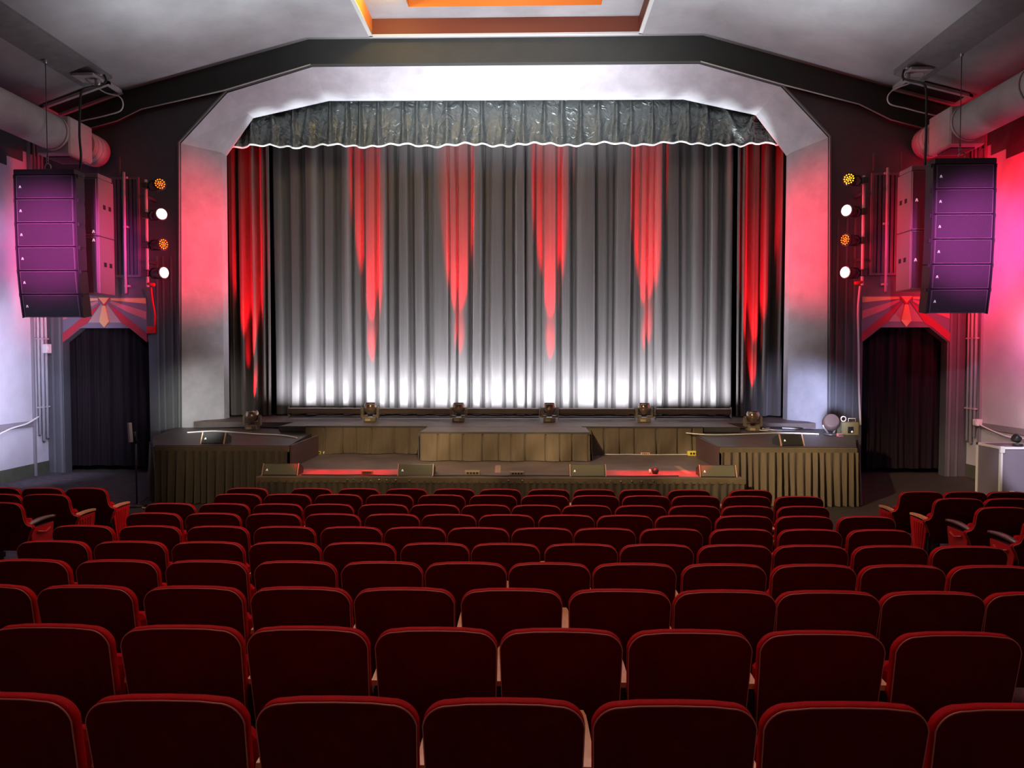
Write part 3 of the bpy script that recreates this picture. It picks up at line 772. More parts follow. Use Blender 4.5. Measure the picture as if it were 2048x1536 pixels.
# mains cable bundles with loops
cable([P(208, 150, 15.1), P(212, 162, 15.0), P(200, 172, 14.8), P(178, 175, 14.6), P(163, 183, 14.5), P(160, 220, 14.4), P(159, 270, 14.3), P(162, 310, 14.2), P(160, 338, 14.2)], .022, M_cable, 'power_cable', 'thick black cable hanging from ceiling to the left side speakers')
cable([P(203, 150, 15.1), P(180, 147, 15.1), P(172, 158, 15.1), P(185, 168, 15.1), P(210, 185, 15.2), P(238, 193, 15.2), P(246, 208, 15.2), P(240, 222, 15.2), P(215, 230, 15.3), P(190, 236, 15.5), P(150, 245, 15.7)], .013, M_wcable, 'looped_cable', 'pale looped cable beside the ceiling hoist at left')
cable([P(1808, 140, 15.1), P(1806, 155, 15.0), P(1822, 162, 14.8), P(1843, 166, 14.6), P(1852, 178, 14.5), P(1853, 220, 14.4), P(1852, 270, 14.3), P(1850, 330, 14.2)], .022, M_cable, 'power_cable', 'thick black cable hanging from ceiling to the right side speakers')
cable([P(1812, 136, 15.1), P(1840, 140, 15.1), P(1846, 152, 15.1), P(1820, 166, 15.1), P(1790, 178, 15.2), P(1776, 192, 15.2), P(1780, 208, 15.2), P(1810, 216, 15.3), P(1840, 224, 15.5), P(1885, 234, 15.7)], .013, M_wcable, 'looped_cable', 'pale looped cable beside the ceiling hoist at right')
# ceiling hoist brackets and open hatches
for pxs, lab, s in (((162, 212, 137, 175), 'small grey hoist bracket on the ceiling at left', 1), ((1848, 1800, 120, 160), 'small grey hoist bracket on the ceiling at right', -1)):
    D = 15.1; x = X((pxs[0] + pxs[1]) / 2, D); z = Z(pxs[2], D)
    t = thing('hoist_bracket', lab, 'bracket', (x, D, ceil_z(x) - .16))
    MB().box(-.22, .22, -.2, .2, -.03, .03, bev=.008).build('plate', M_duct, t)
    MB().lathe([(.0, -.14), (.05, -.13), (.06, -.05), (.03, 0)], 12, T(s * .2, 0, -.02)).build('cable_boot', M_metal, t)
for a, b, lab in ((108, 243, 'open slot hatch in the ceiling near the left corner'), (1785, 1918, 'open slot hatch in the ceiling near the right corner')):
    D = 16.0; x0, x1 = X(a, D), X(b, D)
    za, zb_ = ceil_z(x0) - .03, ceil_z(x1) - .03
    t = thing('ceiling_hatch', lab, 'hatch', ((x0 + x1) / 2, D, (za + zb_) / 2))
    xm_ = (x0 + x1) / 2; zm = (za + zb_) / 2
    def cp(u, y, dz=0):
        x = x0 + (x1 - x0) * u; return Vector((x - xm_, y, ceil_z(x) - .03 - zm + dz))
    m = MB()
    for (u0, u1, y0, y1) in ((0, 1, -.3, -.22), (0, 1, .22, .3), (0, .05, -.3, .3), (.95, 1, -.3, .3)):
        v = [cp(u0, y0), cp(u1, y0), cp(u1, y1), cp(u0, y1), cp(u0, y0, -.06), cp(u1, y0, -.06), cp(u1, y1, -.06), cp(u0, y1, -.06)]
        m.add(v, [(0, 1, 2, 3), (4, 5, 6, 7), (0, 1, 5, 4), (1, 2, 6, 5), (2, 3, 7, 6), (3, 0, 4, 7)])
    m.build('frame', M_duct, t)
    m = MB(); v = [cp(.05, -.22, -.01), cp(.95, -.22, -.01), cp(.95, .22, -.01), cp(.05, .22, -.01), cp(.05, -.22, .02), cp(.95, -.22, .02), cp(.95, .22, .02), cp(.05, .22, .02)]
    m.add(v, [(0, 1, 2, 3), (4, 5, 6, 7), (0, 1, 5, 4), (1, 2, 6, 5), (2, 3, 7, 6), (3, 0, 4, 7)]); m.build('opening', M_black, t)

# ducts
def duct(x, z, label, s):
    t = thing('air_duct', label, 'duct', (x, 15.5, z))
    m = MB(); m.tube([(0, -12.5, 0), (0, -.55, 0)], .345, 28); m.build('round_duct', M_duct, t)
    for y in (-8.5, -5.5, -2.6, -.62): MB().tube([(0, y - .03, 0), (0, y + .03, 0)], .362, 28).build('joint_collar', M_duct, t)
    m = MB(); m.box(-.34, .34, -.55, .25, -.42, .34, bev=.03); m.build('transition_box', M_duct, t)
    MB().box(-.24, .24, -.4, .1, -.45, -.42, bev=.01).build('outlet_grille', M_grille, t)
    m = MB(); m.tube([(s * .05, .25, 0), (s * .05, .85, 0)], .33, 28); m.build('round_end', M_duct, t)
    for y in (.4, .55, .7): MB().tube([(s * .05, y, 0), (s * .05, y + .03, 0)], .338, 28).build('end_rib', M_duct, t)
duct(-9.55, 7.08, 'round painted air duct running along the ceiling at left', 1)
duct(8.5, 7.14, 'round painted air duct running along the ceiling at right', -1)

# ------------------------------------------------------------- light trees
def par(loc, sx, kind, label, pitch, yaw):
    t = thing('par_light', label, 'stage light', loc, (0, 0, 0), 'par lights clamped to the upright poles')
    # clamp at origin, body reaches sideways
    MB().box(-.06, .06, -.06, .06, -.07, .07, bev=.012).build('clamp', M_dmetal, t)
    m = MB(); m.tube([(sx * .05, 0, 0), (sx * .12, -.02, -.11), (sx * .32, -.04, -.11)], .018, 6); m.tube([(sx * .05, 0, 0), (sx * .12, -.02, .10), (sx * .32, -.04, .10)], .018, 6); m.build('yoke', M_blackp, t)
    Mx = T(sx * .33, -.08, 0) @ ROT('Z', yaw * sx) @ ROT('X', pitch)
    # axis along -y toward the house, turned outward
    A = Mx @ ROT('X', 90)
    b = MB().lathe([(.05, -.20), (.09, -.18), (.11, -.05), (.135, .06), (.138, .11), (.13, .115)], 20, A).build('body', M_blackp, t)
    if kind == 'white':
        MB().lathe([(.0, .118), (.108, .119), (.112, .126), (.0, .138)], 20, A).build('lens', M_ledw, b)
    else:
        MB().lathe([(.0, .116), (.122, .117), (.122, .122), (.0, .124)], 20, A).build('lens', M_lens, b)
        m = MB()
        for (r_, n_, o_) in ((0, 1, 0), (.045, 6, .2), (.092, 12, 0)):
            for i in range(n_):
                a = 2 * pi * i / n_ + o_
                m.lathe([(.0, 0), (.014, .001), (.012, .008), (0, .010)], 8, A @ T(r_ * cos(a), r_ * sin(a), .128))
        m.build('led_cluster', M_ledo if kind == 'orange' else M_ledy, b)
for pxp, sx, side in ((298, 1, 'left'), (1722, -1, 'right')):
    DT = 16.1; x = X(pxp, DT)
    t = thing('lighting_pole', 'upright pole on the %s wall carrying four stage lights' % side, 'pole', (x, DT, 0))
    MB().tube([(0, 0, Z(572, DT)), (0, 0, Z(355, DT))], .03, 10).build('pipe', mat('pole_red_lit', (.75, .55, .55), .35), t)  # pink of the red light put into the pipe's colour
    for py in (390, 520): MB().box(-.03, .03, 0, .4, Z(py, DT) - .03, Z(py, DT) + .03).build('wall_arm', M_dmetal, t)
    MB().tube([(0, 0, Z(566, DT)), (sx * .16, -.02, Z(568, DT))], .035, 8).build('foot_clamp', M_redm, t)
    ys = (368, 428, 488, 545) if side == 'left' else (366, 427, 484, 548)
    for i, py in enumerate(ys):
        kind = ('orange', 'white', 'orange', 'white')[i] if side == 'left' else ('amber', 'white', 'orange', 'white')[i]
        lab = '%s %s lit par light on the pole at %s' % (('topmost', 'second highest', 'third highest', 'lowest')[i], 'white' if kind == 'white' else 'orange', side)
        par((x, DT - .03, Z(py, DT)), sx, kind, lab, (0, 0, 0, 0)[i], (38, 50, 62, 66)[i] if side == 'left' else (35, 55, 62, 60)[i])
cable([P(312 - 10, 575, 16.3), P(305, 600, 16.35), P(310, 630, 16.4), P(309, 655, 16.42)], .02, M_redm, 'wall_cable', 'thin red lit cable below the left light pole')  # red light on this cable is put into its colour
t = thing('junction_box', 'small red lit junction box on the wall beside the left doorway', 'junction box', (X(304, 16.45), 16.5, Z(659, 16.45)))
MB().box(-.09, .09, -.1, 0, -.08, .08, bev=.008).build('housing', M_redm, t); MB().box(-.06, .06, -.106, -.1, -.05, .05).build('cover', M_redm, t)  # box coloured red to carry the red light falling on it
cable([P(1720, 572, 16.3), P(1716, 620, 16.4), P(1717, 700, 16.42), P(1718, 780, 16.42), P(1721, 850, 16.4)], .022, M_wcable, 'wall_cable', 'pale cable running down the wall beside the right doorway')
# conduits by the corners
for side, xw, s in (('left', XL, 1), ('right', XR, -1)):
    for k, (dy, zb_, zt_, r_) in enumerate(((16.12, .9, 7.3, .028), (16.25, .75, 7.4, .035), (16.38, .8, 7.4, .03))):
        m = MB(); m.tube([(xw + s * .07, dy, zb_), (xw + s * .07, dy, zt_)], r_, 8)
        for zz in (1.5, 3, 4.5, 6): m.box(*sorted((xw + s * .02, xw + s * .11)), dy - .05, dy + .05, zz - .015, zz + .015)
        tag(m.build('conduit', M_pipe), ('first', 'second', 'third')[k] + ' conduit from the corner side running up the %s wall' % side if k else 'conduit furthest from the corner running up the %s wall' % side, 'pipe')
t = thing('junction_box', 'small pale junction box on the conduits at the left corner', 'junction box', (XL + .12, 16.3, Z(697, 16.3)))
MB().box(-.04, .08, -.08, .08, -.1, .1, bev=.01).build('housing', M_wcable, t); MB().box(.08, .09, -.05, .05, -.02, .06).build('cover', M_white, t)
t = thing('junction_box', 'small pale junction box on the right wall beside the cable', 'junction box', (XR - .08, 15.98, Z(843, 16)))
MB().box(-.06, .06, -.08, .08, -.07, .07, bev=.01).build('housing', M_wcable, t); MB().box(-.07, -.06, -.05, .05, -.04, .04).build('cover', M_white, t)
cable([(XR - .08, 15.9, 1.18), (XR - .07, 15.4, 1.08), (XR - .07, 14.8, 1.02), (XR - .07, 14.0, 1.08), (XR - .07, 13, .95)], .016, M_wcable, 'wall_cable', 'pale cable drooping along the right wall')
cable([(XL + .06, 16.1, 1.3), (XL + .07, 15.7, 1.18), (XL + .07, 15.2, 1.12), (XL + .07, 14.6, 1.0), (XL + .07, 13.8, 1.0)], .018, M_wcable, 'wall_cable', 'pale cable drooping along the left wall')

# black stand by the left platform
sx_ = X(291, 13.0)
t = thing('floor_stand', 'slim black stand with tilted pale holder beside the left platform', 'stand', (sx_ - .12, 12.85, 0))
MB().lathe([(.0, 0), (.17, .003), (.17, .02), (.03, .035), (0, .036)], 24).build('base', M_blackp, t)
MB().tube([(0, 0, .02), (0, 0, 1.12)], .014, 8).build('pole', M_blackp, t)
MB().tube([(0, 0, 1.1), (-.01, -.02, 1.3)], .02, 8).build('clip', M_blackp, t)
MB().box(-.045, -.01, -.05, .05, 1.12, 1.46, ROT('Y', -3), bev=.006).build('holder', M_pipe, t)

# flight case at the right edge
xf0, xf1 = X(2006, 13.0), X(2092, 13.0)
t = thing('flight_case', 'black road case with bright metal edges standing by the right wall', 'road case', ((xf0 + xf1) / 2, 13.0, 0))
w = (xf1 - xf0) / 2; H = 1.06
MB().box(-w + .01, w - .01, .01, .7, .14, H - .01).build('panel', M_casep, t)
m = MB()
for sx in (-1, 1):
    for (y0, y1) in ((-.005, .05), (.66, .715)): m.box(sx * w - .035 if sx > 0 else -w, w if sx > 0 else -w + .035 + .0, y0, y1, .13, H)
for z_ in (.13, H - .04):
    m.box(-w, w, -.005, .03, z_, z_ + .04); m.box(-w, w, .68, .715, z_, z_ + .04); m.box(-w, -w + .03, 0, .7, z_, z_ + .04); m.box(w - .03, w, 0, .7, z_, z_ + .04)
m.build('metal_edging', M_alu, t)
for sx in (-1, 1):
    for z_ in (.16, H - .08):
        MB().box(sx * w - .07 if sx > 0 else -w - .006, w + .006 if sx > 0 else -w + .07, -.014, .05, z_ - .03, z_ + .085, bev=.01).build('corner_guard', M_alu, t)
for xx in (-.16, .16):
    MB().lathe([(.0, -.02), (.055, -.02), (.055, .02), (0, .02)], 14, T(xx, .12, .057) @ ROT('Y', 90)).build('caster', M_blackp, t)
    MB().box(xx - .04, xx + .04, -.012, 0, .22, .30, bev=.006).build('latch', M_alu, t)
    MB().lathe([(.0, -.02), (.055, -.02), (.055, .02), (0, .02)], 14, T(xx, .58, .057) @ ROT('Y', 90)).build('caster', M_blackp, t)
t = thing('lamp_head', 'small black lamp on top of the road case at the right edge', 'lamp', ((xf0 + xf1) / 2 + .05, 13.2, H))
MB().lathe([(0, 0), (.08, .002), (.08, .03), (0, .035)], 14).build('base', M_blackp, t)
MB().lathe([(.03, -.06), (.06, -.05), (.075, .05), (.06, .06)], 14, T(-.02, 0, .12) @ ROT('Y', -60)).build('head', M_blackp, t)
# ================================================================= SEATS
HW = .2725
def outline(hw, z0, z1, r, taper=.955, flare=None, n=8):
    "rounded back outline, counter-clockwise from bottom left; flare: None/-1/+1 aisle side sweeping out to the arm"
    pts = []
    def sidex(z): return hw * (taper + (1 - taper) * (z - z0) / (z1 - z0))
    # bottom
    pts.append((-sidex(z0) + .03, z0)); pts.append((sidex(z0) - .03, z0)); pts.append((sidex(z0), z0 + .03))
    rt = []
    if flare == 1 or flare == 0:
        pass
    for k in range(5): 
        z = z0 + .05 + (z1 - r - z0 - .05) * k / 4; rt.append((sidex(z), z))
    side = list(rt)
    ro = []
    for k in range(1, n + 1):
        a = (pi / 2) * k / n
        ro.append((hw - r + r * cos(a) ** .9 if k < n else hw - r, z1 - r + r * sin(a)))
    top = [(hw * .45, z1 + .006), (0, z1 + .008), (-hw * .45, z1 + .006)]
    right = side + ro
    left = [(-x, z) for x, z in right[::-1]]
    if flare:
        fl = [(hw * taper + .01, z0 + .05), (hw + .02, z0 + .14), (hw + .055, z0 + .22), (hw + .085, z0 + .262), (hw + .08, z0 + .285), (hw + .045, z0 + .292), (hw + .018, z0 + .315), (hw + .003, z0 + .36)]
        if flare == 1: right = fl + [p for p in right if p[1] > z0 + .38]
        else: left = [p for p in left if p[1] > z0 + .38] + [(-x, z) for x, z in fl[::-1]]
    return pts + right + top + left + [(-sidex(z0), z0 + .03)]
def lean(z): return -(z - .35) * .20
def loft(outl, layers, cz=.6, capf=True, capb=True):
    v = []; f = []; n = len(outl)
    for y, ins in layers:
        for x, z in outl:
            kx = 1 - ins / .27; kz = 1 - ins / .27
            zz = cz + (z - cz) * kz
            v.append((x * kx, y + lean(zz) - .0, zz))
    for j in range(len(layers) - 1):
        for i in range(n): f.append((j * n + i, j * n + (i + 1) % n, (j + 1) * n + (i + 1) % n, (j + 1) * n + i))
    m = MB(); m.add(v, f, True)
    tris = tessellate_polygon([[Vector((x, z, 0)) for x, z in outl]])
    if capb: m.f += [tuple(t_) for t_ in tris]; m.sm += [False] * len(tris)
    if capf:
        o = (len(layers) - 1) * n; m.f += [tuple(o + i for i in t_) for t_ in tris]; m.sm += [False] * len(tris)
    return m
SP = .2785
def make_seat(flare=None, armstyle=None):
    root = bpy.data.objects.new('theatre_seat', None); COL.objects.link(root); root.empty_display_size = .1
    ol = outline(HW, .33, .88, .095, flare=flare)
    loft(ol, [(.0, .006), (.006, .001), (.014, 0), (.042, 0), (.056, .008), (.066, .024)]).build('backrest', M_seatf, root)
    loft(ol, [(-.012, .010), (-.009, .006), (.0, .006)]).build('back_panel', M_seatb, root)
    tr = [(x, z) for x, z in ol[2:]]
    pts = []
    for x, z in tr:
        k = 1 - .003 / .27; zz = .6 + (z - .6) * k; pts.append((x * k, -.006 + lean(zz), zz))
    MB().tube(pts, .0028, 5).build('piping', M_trim, root)
    # folded-up seat cushion
    m = MB(); m.box(-.225, .225, .10, .20, .36, .66, None, bev=.03); m.build('seat', M_seatf, root)
    # standard + armrest at the left
    def arm(sx, style):
        m = MB(); m.box(sx - .012, sx + .012, -.02, .36, .06, .585); m.box(sx - .018, sx + .018, -.03, .40, 0, .06)
        m.build('leg', M_stand, root)
        if style == 'dark':
            v = []; f = []; N = 8
            for i in range(N + 1):
                u = i / N; y = -.02 + .46 * u; z = .60 + .035 * sin(u * 2.6) ; wd = .022 + .014 * sin(u * pi)
                v += [(sx - wd, y, z), (sx + wd, y, z), (sx + wd * .8, y, z + .03), (sx - wd * .8, y, z + .03)]
            for i in range(N):
                for k in range(4): f.append((4 * i + k, 4 * i + (k + 1) % 4, 4 * i + 4 + (k + 1) % 4, 4 * i + 4 + k))
            f += [(0, 1, 2, 3), (4 * N, 4 * N + 3, 4 * N + 2, 4 * N + 1)]
            MB().add(v, f, True).build('armrest', M_armd, root)
        else:
            v = []; f = []; N = 8
            for i in range(N + 1):
                u = i / N; y = .0 + .42 * u; z = .592 + .012 * sin(u * pi); wd = (.030 - .004 * u) if i < N else .018
                v += [(sx - wd, y, z), (sx + wd, y, z), (sx + wd * .9, y, z + .024), (sx - wd * .9, y, z + .024)]
            for i in range(N):
                for k in range(4): f.append((4 * i + k, 4 * i + (k + 1) % 4, 4 * i + 4 + (k + 1) % 4, 4 * i + 4 + k))
            f += [(0, 1, 2, 3), (4 * N, 4 * N + 3, 4 * N + 2, 4 * N + 1)]
            MB().add(v, f, False).build('armrest', M_arm, root)
        if style in ('fluted', 'dark'):
            s_ = 1 if sx > 0 else -1
            m = MB(); m.prism([(-.02, .58), (.38, .58), (.37, .50), (.26, .05), (.10, .05), (.0, .5)], 0, *sorted((sx + s_ * .018, sx + s_ * .03)))
            if style == 'fluted':
                for k in range(5):
                    y = .05 + k * .055
                    m.prism([(y, .55), (y + .022, .55), (.12 + k * .02 + .010, .08), (.12 + k * .02, .08)], 0, *sorted((sx + s_ * .03, sx + s_ * .04)))
            else:
                m.tube([(sx + s_ * .04, .08, .53), (sx + s_ * .05, .2, .50), (sx + s_ * .04, .30, .53)], .012, 6)
            m.build('end_panel', M_redm, root)
    arm(-SP, armstyle if flare == -1 else None)
    if flare == 1: arm(SP, armstyle)
    return root
def copy_seat(src):
    r = src.copy(); COL.objects.link(r)
    for c in src.children:
        k = c.copy(); k.parent = r; COL.objects.link(k)
    return r
base = make_seat()
variants = {}
used = {}
def seat_inst(key):
    if key not in variants:
        variants[key] = base if key == (None, None) else make_seat(*key)
        return variants[key]
    return copy_seat(variants[key])
bpy.context.view_layer.update()
rows = [
 (2.45, 336, [-35, 316, 665, 1006, 1356, 1705, 2060], (1385, 1407)),
 (3.24, 252, [85, 351, 608, 869, 1124, 1386, 1655, 1931], (1248, 1263)),
 (4.03, 208, [-47, 159, 378, 595, 805, 1023, 1243, 1456, 1666, 1878, 2092], (1168, 1184)),
 (4.82, 170, [45, 224, 405, 585, 760, 930, 1100, 1272, 1454, 1636, 1816, 1997], (1117, 1131)),
 (5.61, 149, [95, 251, 408, 564, 715, 868, 1011, 1164, 1317, 1475, 1629, 1790, 1950], (1080, 1092)),
 (6.40, 127, [157, 292, 429, 564, 699, 828, 956, 1085, 1212, 1346, 1488, 1627, 1767], (1050, 1059)),
 (7.19, 114, [300, 420, 542, 662, 782, 896, 1013, 1134, 1252, 1370, 1493, 1615, 1740], (1029, 1028)),
 (7.98, 104, [334, 443, 551, 654, 764, 868, 971, 1073, 1175, 1284, 1392, 1500, 1612], (1011, 1007)),
 (8.77, 97, [470, 571, 674, 777, 882, 986, 1090, 1192, 1295, 1395, 1497, 1603], (989, 990)),
 (9.56, 86, [490, 620, 715, 811, 907, 1000, 1098, 1190, 1283, 1381, 1505], (977, 978)),
]
ordn = ['first', 'second', 'third', 'fourth', 'fifth', 'sixth', 'seventh', 'eighth', 'ninth', 'tenth', 'eleventh', 'twelfth', 'thirteenth']
rown = ['in the nearest row', 'in the second row from the camera', 'in the third row from the camera', 'in the fourth row from the camera', 'in the fifth row from the camera',
        'in the sixth row from the camera', 'in the seventh row from the camera', 'in the third row from the stage', 'in the second row from the stage', 'in the centre row nearest the stage']
rs_ = random.Random(5)
def mid_top(D, ys): return Z(sum(ys) / 2, D + .03)
def place(px, D, ztop, wpx, key, label, group):
    o = seat_inst(key)
    o.location = (X(px, D), D + .10, ztop - .888)
    sc = (wpx * D / F) / .545
    o.scale = (sc, 1, 1)
    o.rotation_euler = (0, 0, R(rs_.uniform(-.6, .6)))
    tag(o, label, 'seat', group)
    return o
for ri, (D, wpx, cs, ys) in enumerate(rows):
    zt_ = mid_top(D, ys)
    for i, px in enumerate(cs):
        last = i == len(cs) - 1
        lab = 'dark red theatre seat, %s from left %s' % (ordn[i], rown[ri])
        key = (None, None)
        tilt = (ys[0] + (ys[1] - ys[0]) * (px / 2048))
        nb = [abs(px - q) for j, q in enumerate(cs) if abs(j - i) == 1]
        o = place(px, D, zt_, min(wpx, min(nb) - 2.0 * 5 / D), key, lab, 'theatre seats in the centre block')
        
for px, ri, key, lab in (
    (166, 9, (1, 'fluted'), 'dark red aisle seat with fluted red end panel, front row of the left side block'),
    (78, 9, (None, None), 'dark red seat second from the aisle, front row of the left side block'),
    (-8, 9, (None, None), 'dark red seat cut by the left photo edge, front row of left side block'),
    (84, 8, (1, 'fluted'), 'dark red aisle seat with flat wooden arm, second row of the left side block'),
    (-12, 8, (None, None), 'dark red seat cut by the left photo edge, second row of left side block'),
    (-14, 7, (1, 'dark'), 'dark red aisle seat with curved dark arm, third row of the left side block'),
    (1849, 9, (-1, 'fluted'), 'dark red aisle seat with orange wooden arm, front row of the right side block'),
    (1938, 9, (None, None), 'dark red seat second from the aisle, front row of the right side block'),
    (2024, 9, (None, None), 'dark red seat before the road case, front row of the right side block'),
    (1925, 8, (-1, 'fluted'), 'dark red aisle seat with fluted end panel, second row of the right side block'),
    (2026, 8, (None, None), 'dark red seat cut by the right photo edge, second row of right side block'),
    (2014, 7, (-1, 'dark'), 'dark red aisle seat with curved dark arm, third row of the right side block'),
    (2118, 6, (-1, 'dark'), 'dark red aisle seat with curved dark arm, fourth row of the right side block')):
    D, wpx, cs, ys = rows[ri]
    y_ = {9: 979, 8: 992, 7: 1009, 6: 1030}[ri]
    place(px, D, Z(y_, D + .03), wpx, key, lab, 'theatre seats in the side blocks')
# unused base check: base is used by first centre seat

# ================================================================= LIGHTS
def spot(name, loc, target, power, col, ang, blend=.5, size=.1):
    l = bpy.data.lights.new(name, 'SPOT'); l.energy = power; l.color = col; l.spot_size = R(ang); l.spot_blend = blend; l.shadow_soft_size = size
    o = bpy.data.objects.new(name, l); COL.objects.link(o); o.location = loc
    o.rotation_euler = (Vector(target) - Vector(loc)).to_track_quat('-Z', 'Y').to_euler(); return o
def area(name, loc, target, power, col, sx, sy, spread=180):
    l = bpy.data.lights.new(name, 'AREA'); l.shape = 'RECTANGLE'; l.size = sx; l.size_y = sy; l.energy = power; l.color = col; l.spread = R(spread)
    o = bpy.data.objects.new(name, l); COL.objects.link(o); o.location = loc
    o.rotation_euler = (Vector(target) - Vector(loc)).to_track_quat('-Z', 'Y').to_euler(); return o
RED = (1, .004, .012); LAV = (.62, .60, 1.0)
# floor bars washing the curtain
for k, (a, b) in enumerate(((548, 735), (745, 912), (925, 1088), (1108, 1282), (1300, 1466))):
    x0, x1 = X(a, YB), X(b, YB); xm_ = (x0 + x1) / 2
    area('bar_wash', (xm_, YB + .50, ZS + .26), (xm_, DC + .1, 3.2), 84 if 0 < k < 4 else 74, (.92, .90, 1.0), x1 - x0 + .1, .06, 165 if 0 < k < 4 else 150)
    area('bar_wash_high', (xm_, YB + .1, ZS + .27), (xm_, DC - .1, 5.5), 6, (.92, .92, 1.0), x1 - x0, .05, 50)
# red beams straight up
for px, D, z, pw, an in ((503, 17.58, ZP, 9000, 16), (743, 17.66, ZS, 12000, 12), (918, 17.66, ZS, 10000, 12), (1101, 17.66, ZS, 12000, 12), (1293, 17.66, ZS, 13000, 11), (1506, 17.58, ZP, 9000, 16)):
    x = X(px, D)
    spot('beam_red_low', (x, 17.84, z + .3), (X(px, DC), DC - (.0 if 700 < px < 1400 else .1), z + 2.1), pw * .14, RED, an * .8, .6, .04)
    spot('beam_red', (x, D, z + .3), (X(px, DC), DC - (.04 if 700 < px < 1400 else .2), z + (4.0 if 700 < px < 1400 else 4.4)), pw, RED, an, .45, .05)
# unseen mid-air lamps added to wash the arch from below and the ceiling
area('arch_uplight', (-.57, 13.4, 4.8), (-.57, 17.0, 8.9), 125, (.93, .92, 1.0), 6.0, .3, 52)
area('ceiling_fill', (-.57, 13.2, 6.2), (-.57, 13.3, 9.5), 230, (.86, .94, 1.0), 13.0, .6, 105)
for k in range(15):
    x = -6.5 + k * .82
    spot('valance_key', (x, 17.46, 3.4), (x + .3, 17.64, 8.1), 1500, (.88, .97, 1.0), 13, 1, .04)  # added row of unseen spots raking the valance to bring out its pleats
# front of house: warm
WARM = (1, .72, .40)
for tx, ty, tz, pw, an in ((6.2, 13.8, .5, 2600, 17), (4.0, 13.9, .7, 3200, 15), (8.6, 15.6, .3, 1500, 16), (1.6, 14.6, .7, 3000, 15), (-.8, 14.3, .8, 3000, 15), (-2.9, 14.8, .8, 2600, 15), (-5.2, 13.6, .7, 900, 14), (-3.2, 12.6, .45, 1100, 11), (-1.2, 12.6, .45, 1100, 11), (.8, 12.6, .45, 1100, 11), (2.7, 12.6, .45, 1100, 11)):
    spot('foh_warm', (-3.2 if tx > -2 else 0, 4.0, 7.6), (tx, ty, tz), pw * 1.7, WARM, an, .7, .12)
# lavender and red front light
spot('foh_lavender_left', (-4.5, 4.5, 8.2), (-10.6, 15.2, 3.0), 1700, LAV, 27, .6, .12)
spot('foh_lavender_right', (3.6, 4.5, 8.2), (9.5, 15.2, 2.8), 1300, (.80, .50, 1.0), 28, .6, .12)
spot('array_purple_left', (-6.5, 8.0, 4.8), (-9.1, 14.1, 4.8), 6000, (.95, .10, .62), 22, 1, .2)  # added purple spots, left and right, tinting the arrays from mid-air
spot('array_purple_right', (5.5, 8.0, 4.8), (8.2, 14.1, 4.8), 6000, (.90, .13, .70), 22, 1, .2)
spot('stack_red_left', (-3.5, 13.0, 4.2), (-8.6, 15.6, 4.6), 1500, (1, .01, .10), 34, .9, .2)
spot('stack_red_right', (2.6, 13.0, 4.2), (7.6, 15.6, 4.6), 1300, (1, .01, .03), 34, .9, .2)
spot('jamb_red_left', (-3.4, 16.2, 4.8), (X(405, 16.9), 16.9, Z(480, 16.9)), 1700, (1, .001, .05), 56, 1, .2)  # added mid-air spots reddening both jambs, set clear of the front wall
spot('jamb_red_right', (2.3, 16.2, 4.8), (X(1618, 16.9), 16.9, Z(480, 16.9)), 1700, (1, .001, .05), 56, 1, .2)
spot('jamb_lav_right', (4.8, 12.4, 1.4), (X(1618, 16.9), 16.9, Z(815, 16.9)), 1900, (.60, .64, 1), 30, 1, .2)  # added spots brightening the lower jambs, no fixture modelled there
spot('jamb_lav_left', (-5.4, 12.4, 1.4), (X(400, 16.9), 16.9, Z(815, 16.9)), 900, (.85, .85, .80), 30, 1, .2)
for px in (615, 655, 697, 738, 775, 1236, 1275, 1318, 1360, 1392):
    x = X(px, 12.7)
    spot('apron_red', (x, 12.0, 8.8), (x, 12.72, ZA), 9000, RED, 5.5, .4, .03)
spot('case_fill', (6.0, 7.5, 5.0), (8.6, 13.1, .7), 3600, (.95, .85, 1), 9, .6, .1)  # unseen spot added to whiten the road case edges
spot('aisle_fill_red', (-1.5, 9.5, 3.6), (X(222, 9.8), 9.8, .5), 160, (1, .25, .2), 9, .8, .05)  # unseen spot added to brighten the left aisle seat's end panel
spot('aisle_fill_warm', (2.5, 9.0, 3.8), (X(1815, 9.3), 9.3, .6), 110, (1, .5, .35), 12, .8, .05)  # unseen spot added to warm the right aisle seat's arm
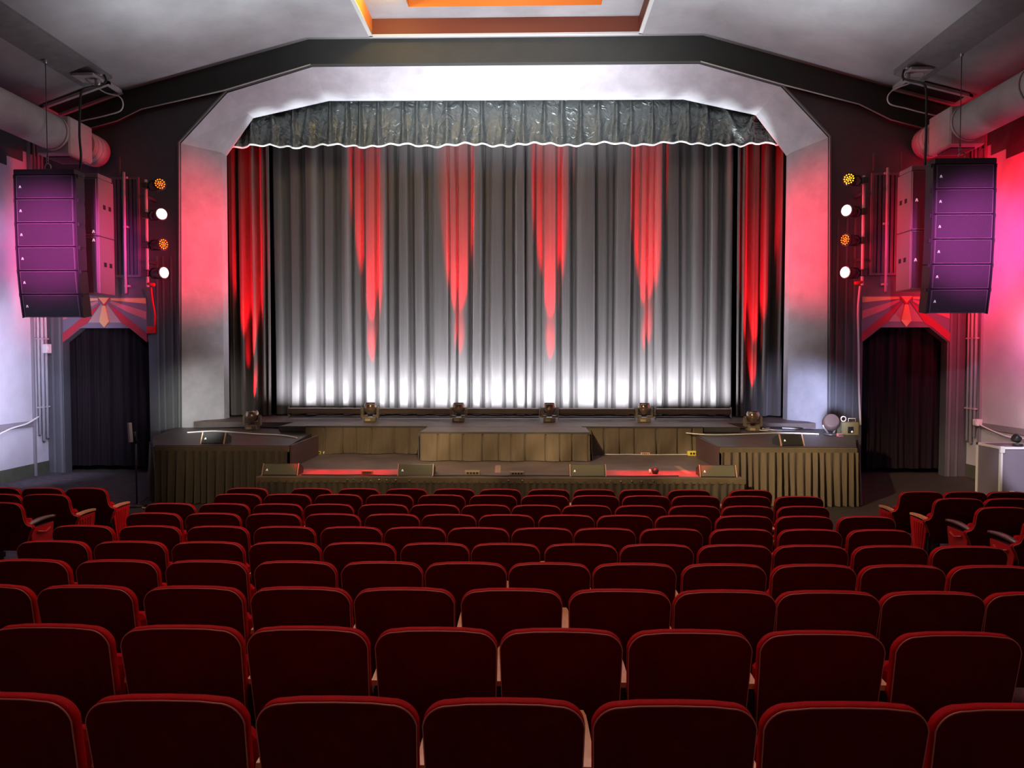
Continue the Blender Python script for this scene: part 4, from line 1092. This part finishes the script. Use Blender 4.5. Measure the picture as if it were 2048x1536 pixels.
for z_, pw_, c_ in ((1.6, 150, (.72, .70, 1)), (3.4, 230, (.74, .64, 1)), (5.3, 230, (.86, .56, 1.0))):
    spot('wall_lavender_left', (-9.3, 14.5, z_), (-10.64, 15.3, z_ - .1), pw_, c_, 150, .6, .2)  # unseen spots added behind the array to brighten the left wall
for z_, pw_, c_ in ((1.5, 14, (1, .55, .62)), (3.1, 60, (1, .20, .42)), (4.9, 420, (1, .002, .02)), (5.9, 160, (1, .004, .03))):
    spot('wall_red_right', (8.9, 14.3, z_), (9.65, 15.2, z_ - .1), pw_, c_, 150, .6, .2)  # unseen spots added to redden the right wall
# overhead house glow on the seats
area('house_glow', (-.5, 9.5, 8.6), (-.5, 6.0, 0), 170, (1, .60, .50), 10, 4, 120)
area('rear_fill', (-.5, -4.0, 5.0), (-.5, 5, .8), 26, (1, .60, .52), 10, 3, 120)  # added fill behind the camera, lifts the seat backs
# recess lights
def point(name, loc, pw, col, s=.1):
    l = bpy.data.lights.new(name, 'POINT'); l.energy = pw; l.color = col; l.shadow_soft_size = s
    o = bpy.data.objects.new(name, l); COL.objects.link(o); o.location = loc
point('recess_amber', (CX0 + .5, 14.9, 9.70), 45, (1, .62, .12), .08)
point('recess_amber', (CX0 + .35, 12.9, 9.72), 60, (1, .62, .12), .08)
point('recess_white', (CX1 - .6, 14.2, 9.75), 6, (.9, .93, 1), .1)
point('recess_inner', (-.5, 14.0, 10.2), 55, (1, .62, .3), .2)
w = bpy.data.worlds.new('world'); bpy.context.scene.world = w; w.use_nodes = True
w.node_tree.nodes['Background'].inputs[0].default_value = (.5, .42, .45, 1); w.node_tree.nodes['Background'].inputs[1].default_value = .03

# ================================================================= CAMERA
cd = bpy.data.cameras.new('camera'); cam = bpy.data.objects.new('camera', cd); COL.objects.link(cam)
cam.location = CAM; cd.sensor_width = 36; cd.lens = 36 * F / 2048
Mc = Matrix((RT, UP, -FW)).transposed().to_4x4(); Mc.translation = CAM; cam.matrix_world = Mc
bpy.context.scene.camera = cam
sc = bpy.context.scene
sc.view_settings.view_transform = 'Standard'; sc.view_settings.look = 'None'; sc.view_settings.exposure = 0
sc.cycles.use_denoising = True
sc.cycles.max_bounces = 5; sc.cycles.diffuse_bounces = 3; sc.cycles.sample_clamp_indirect = 4
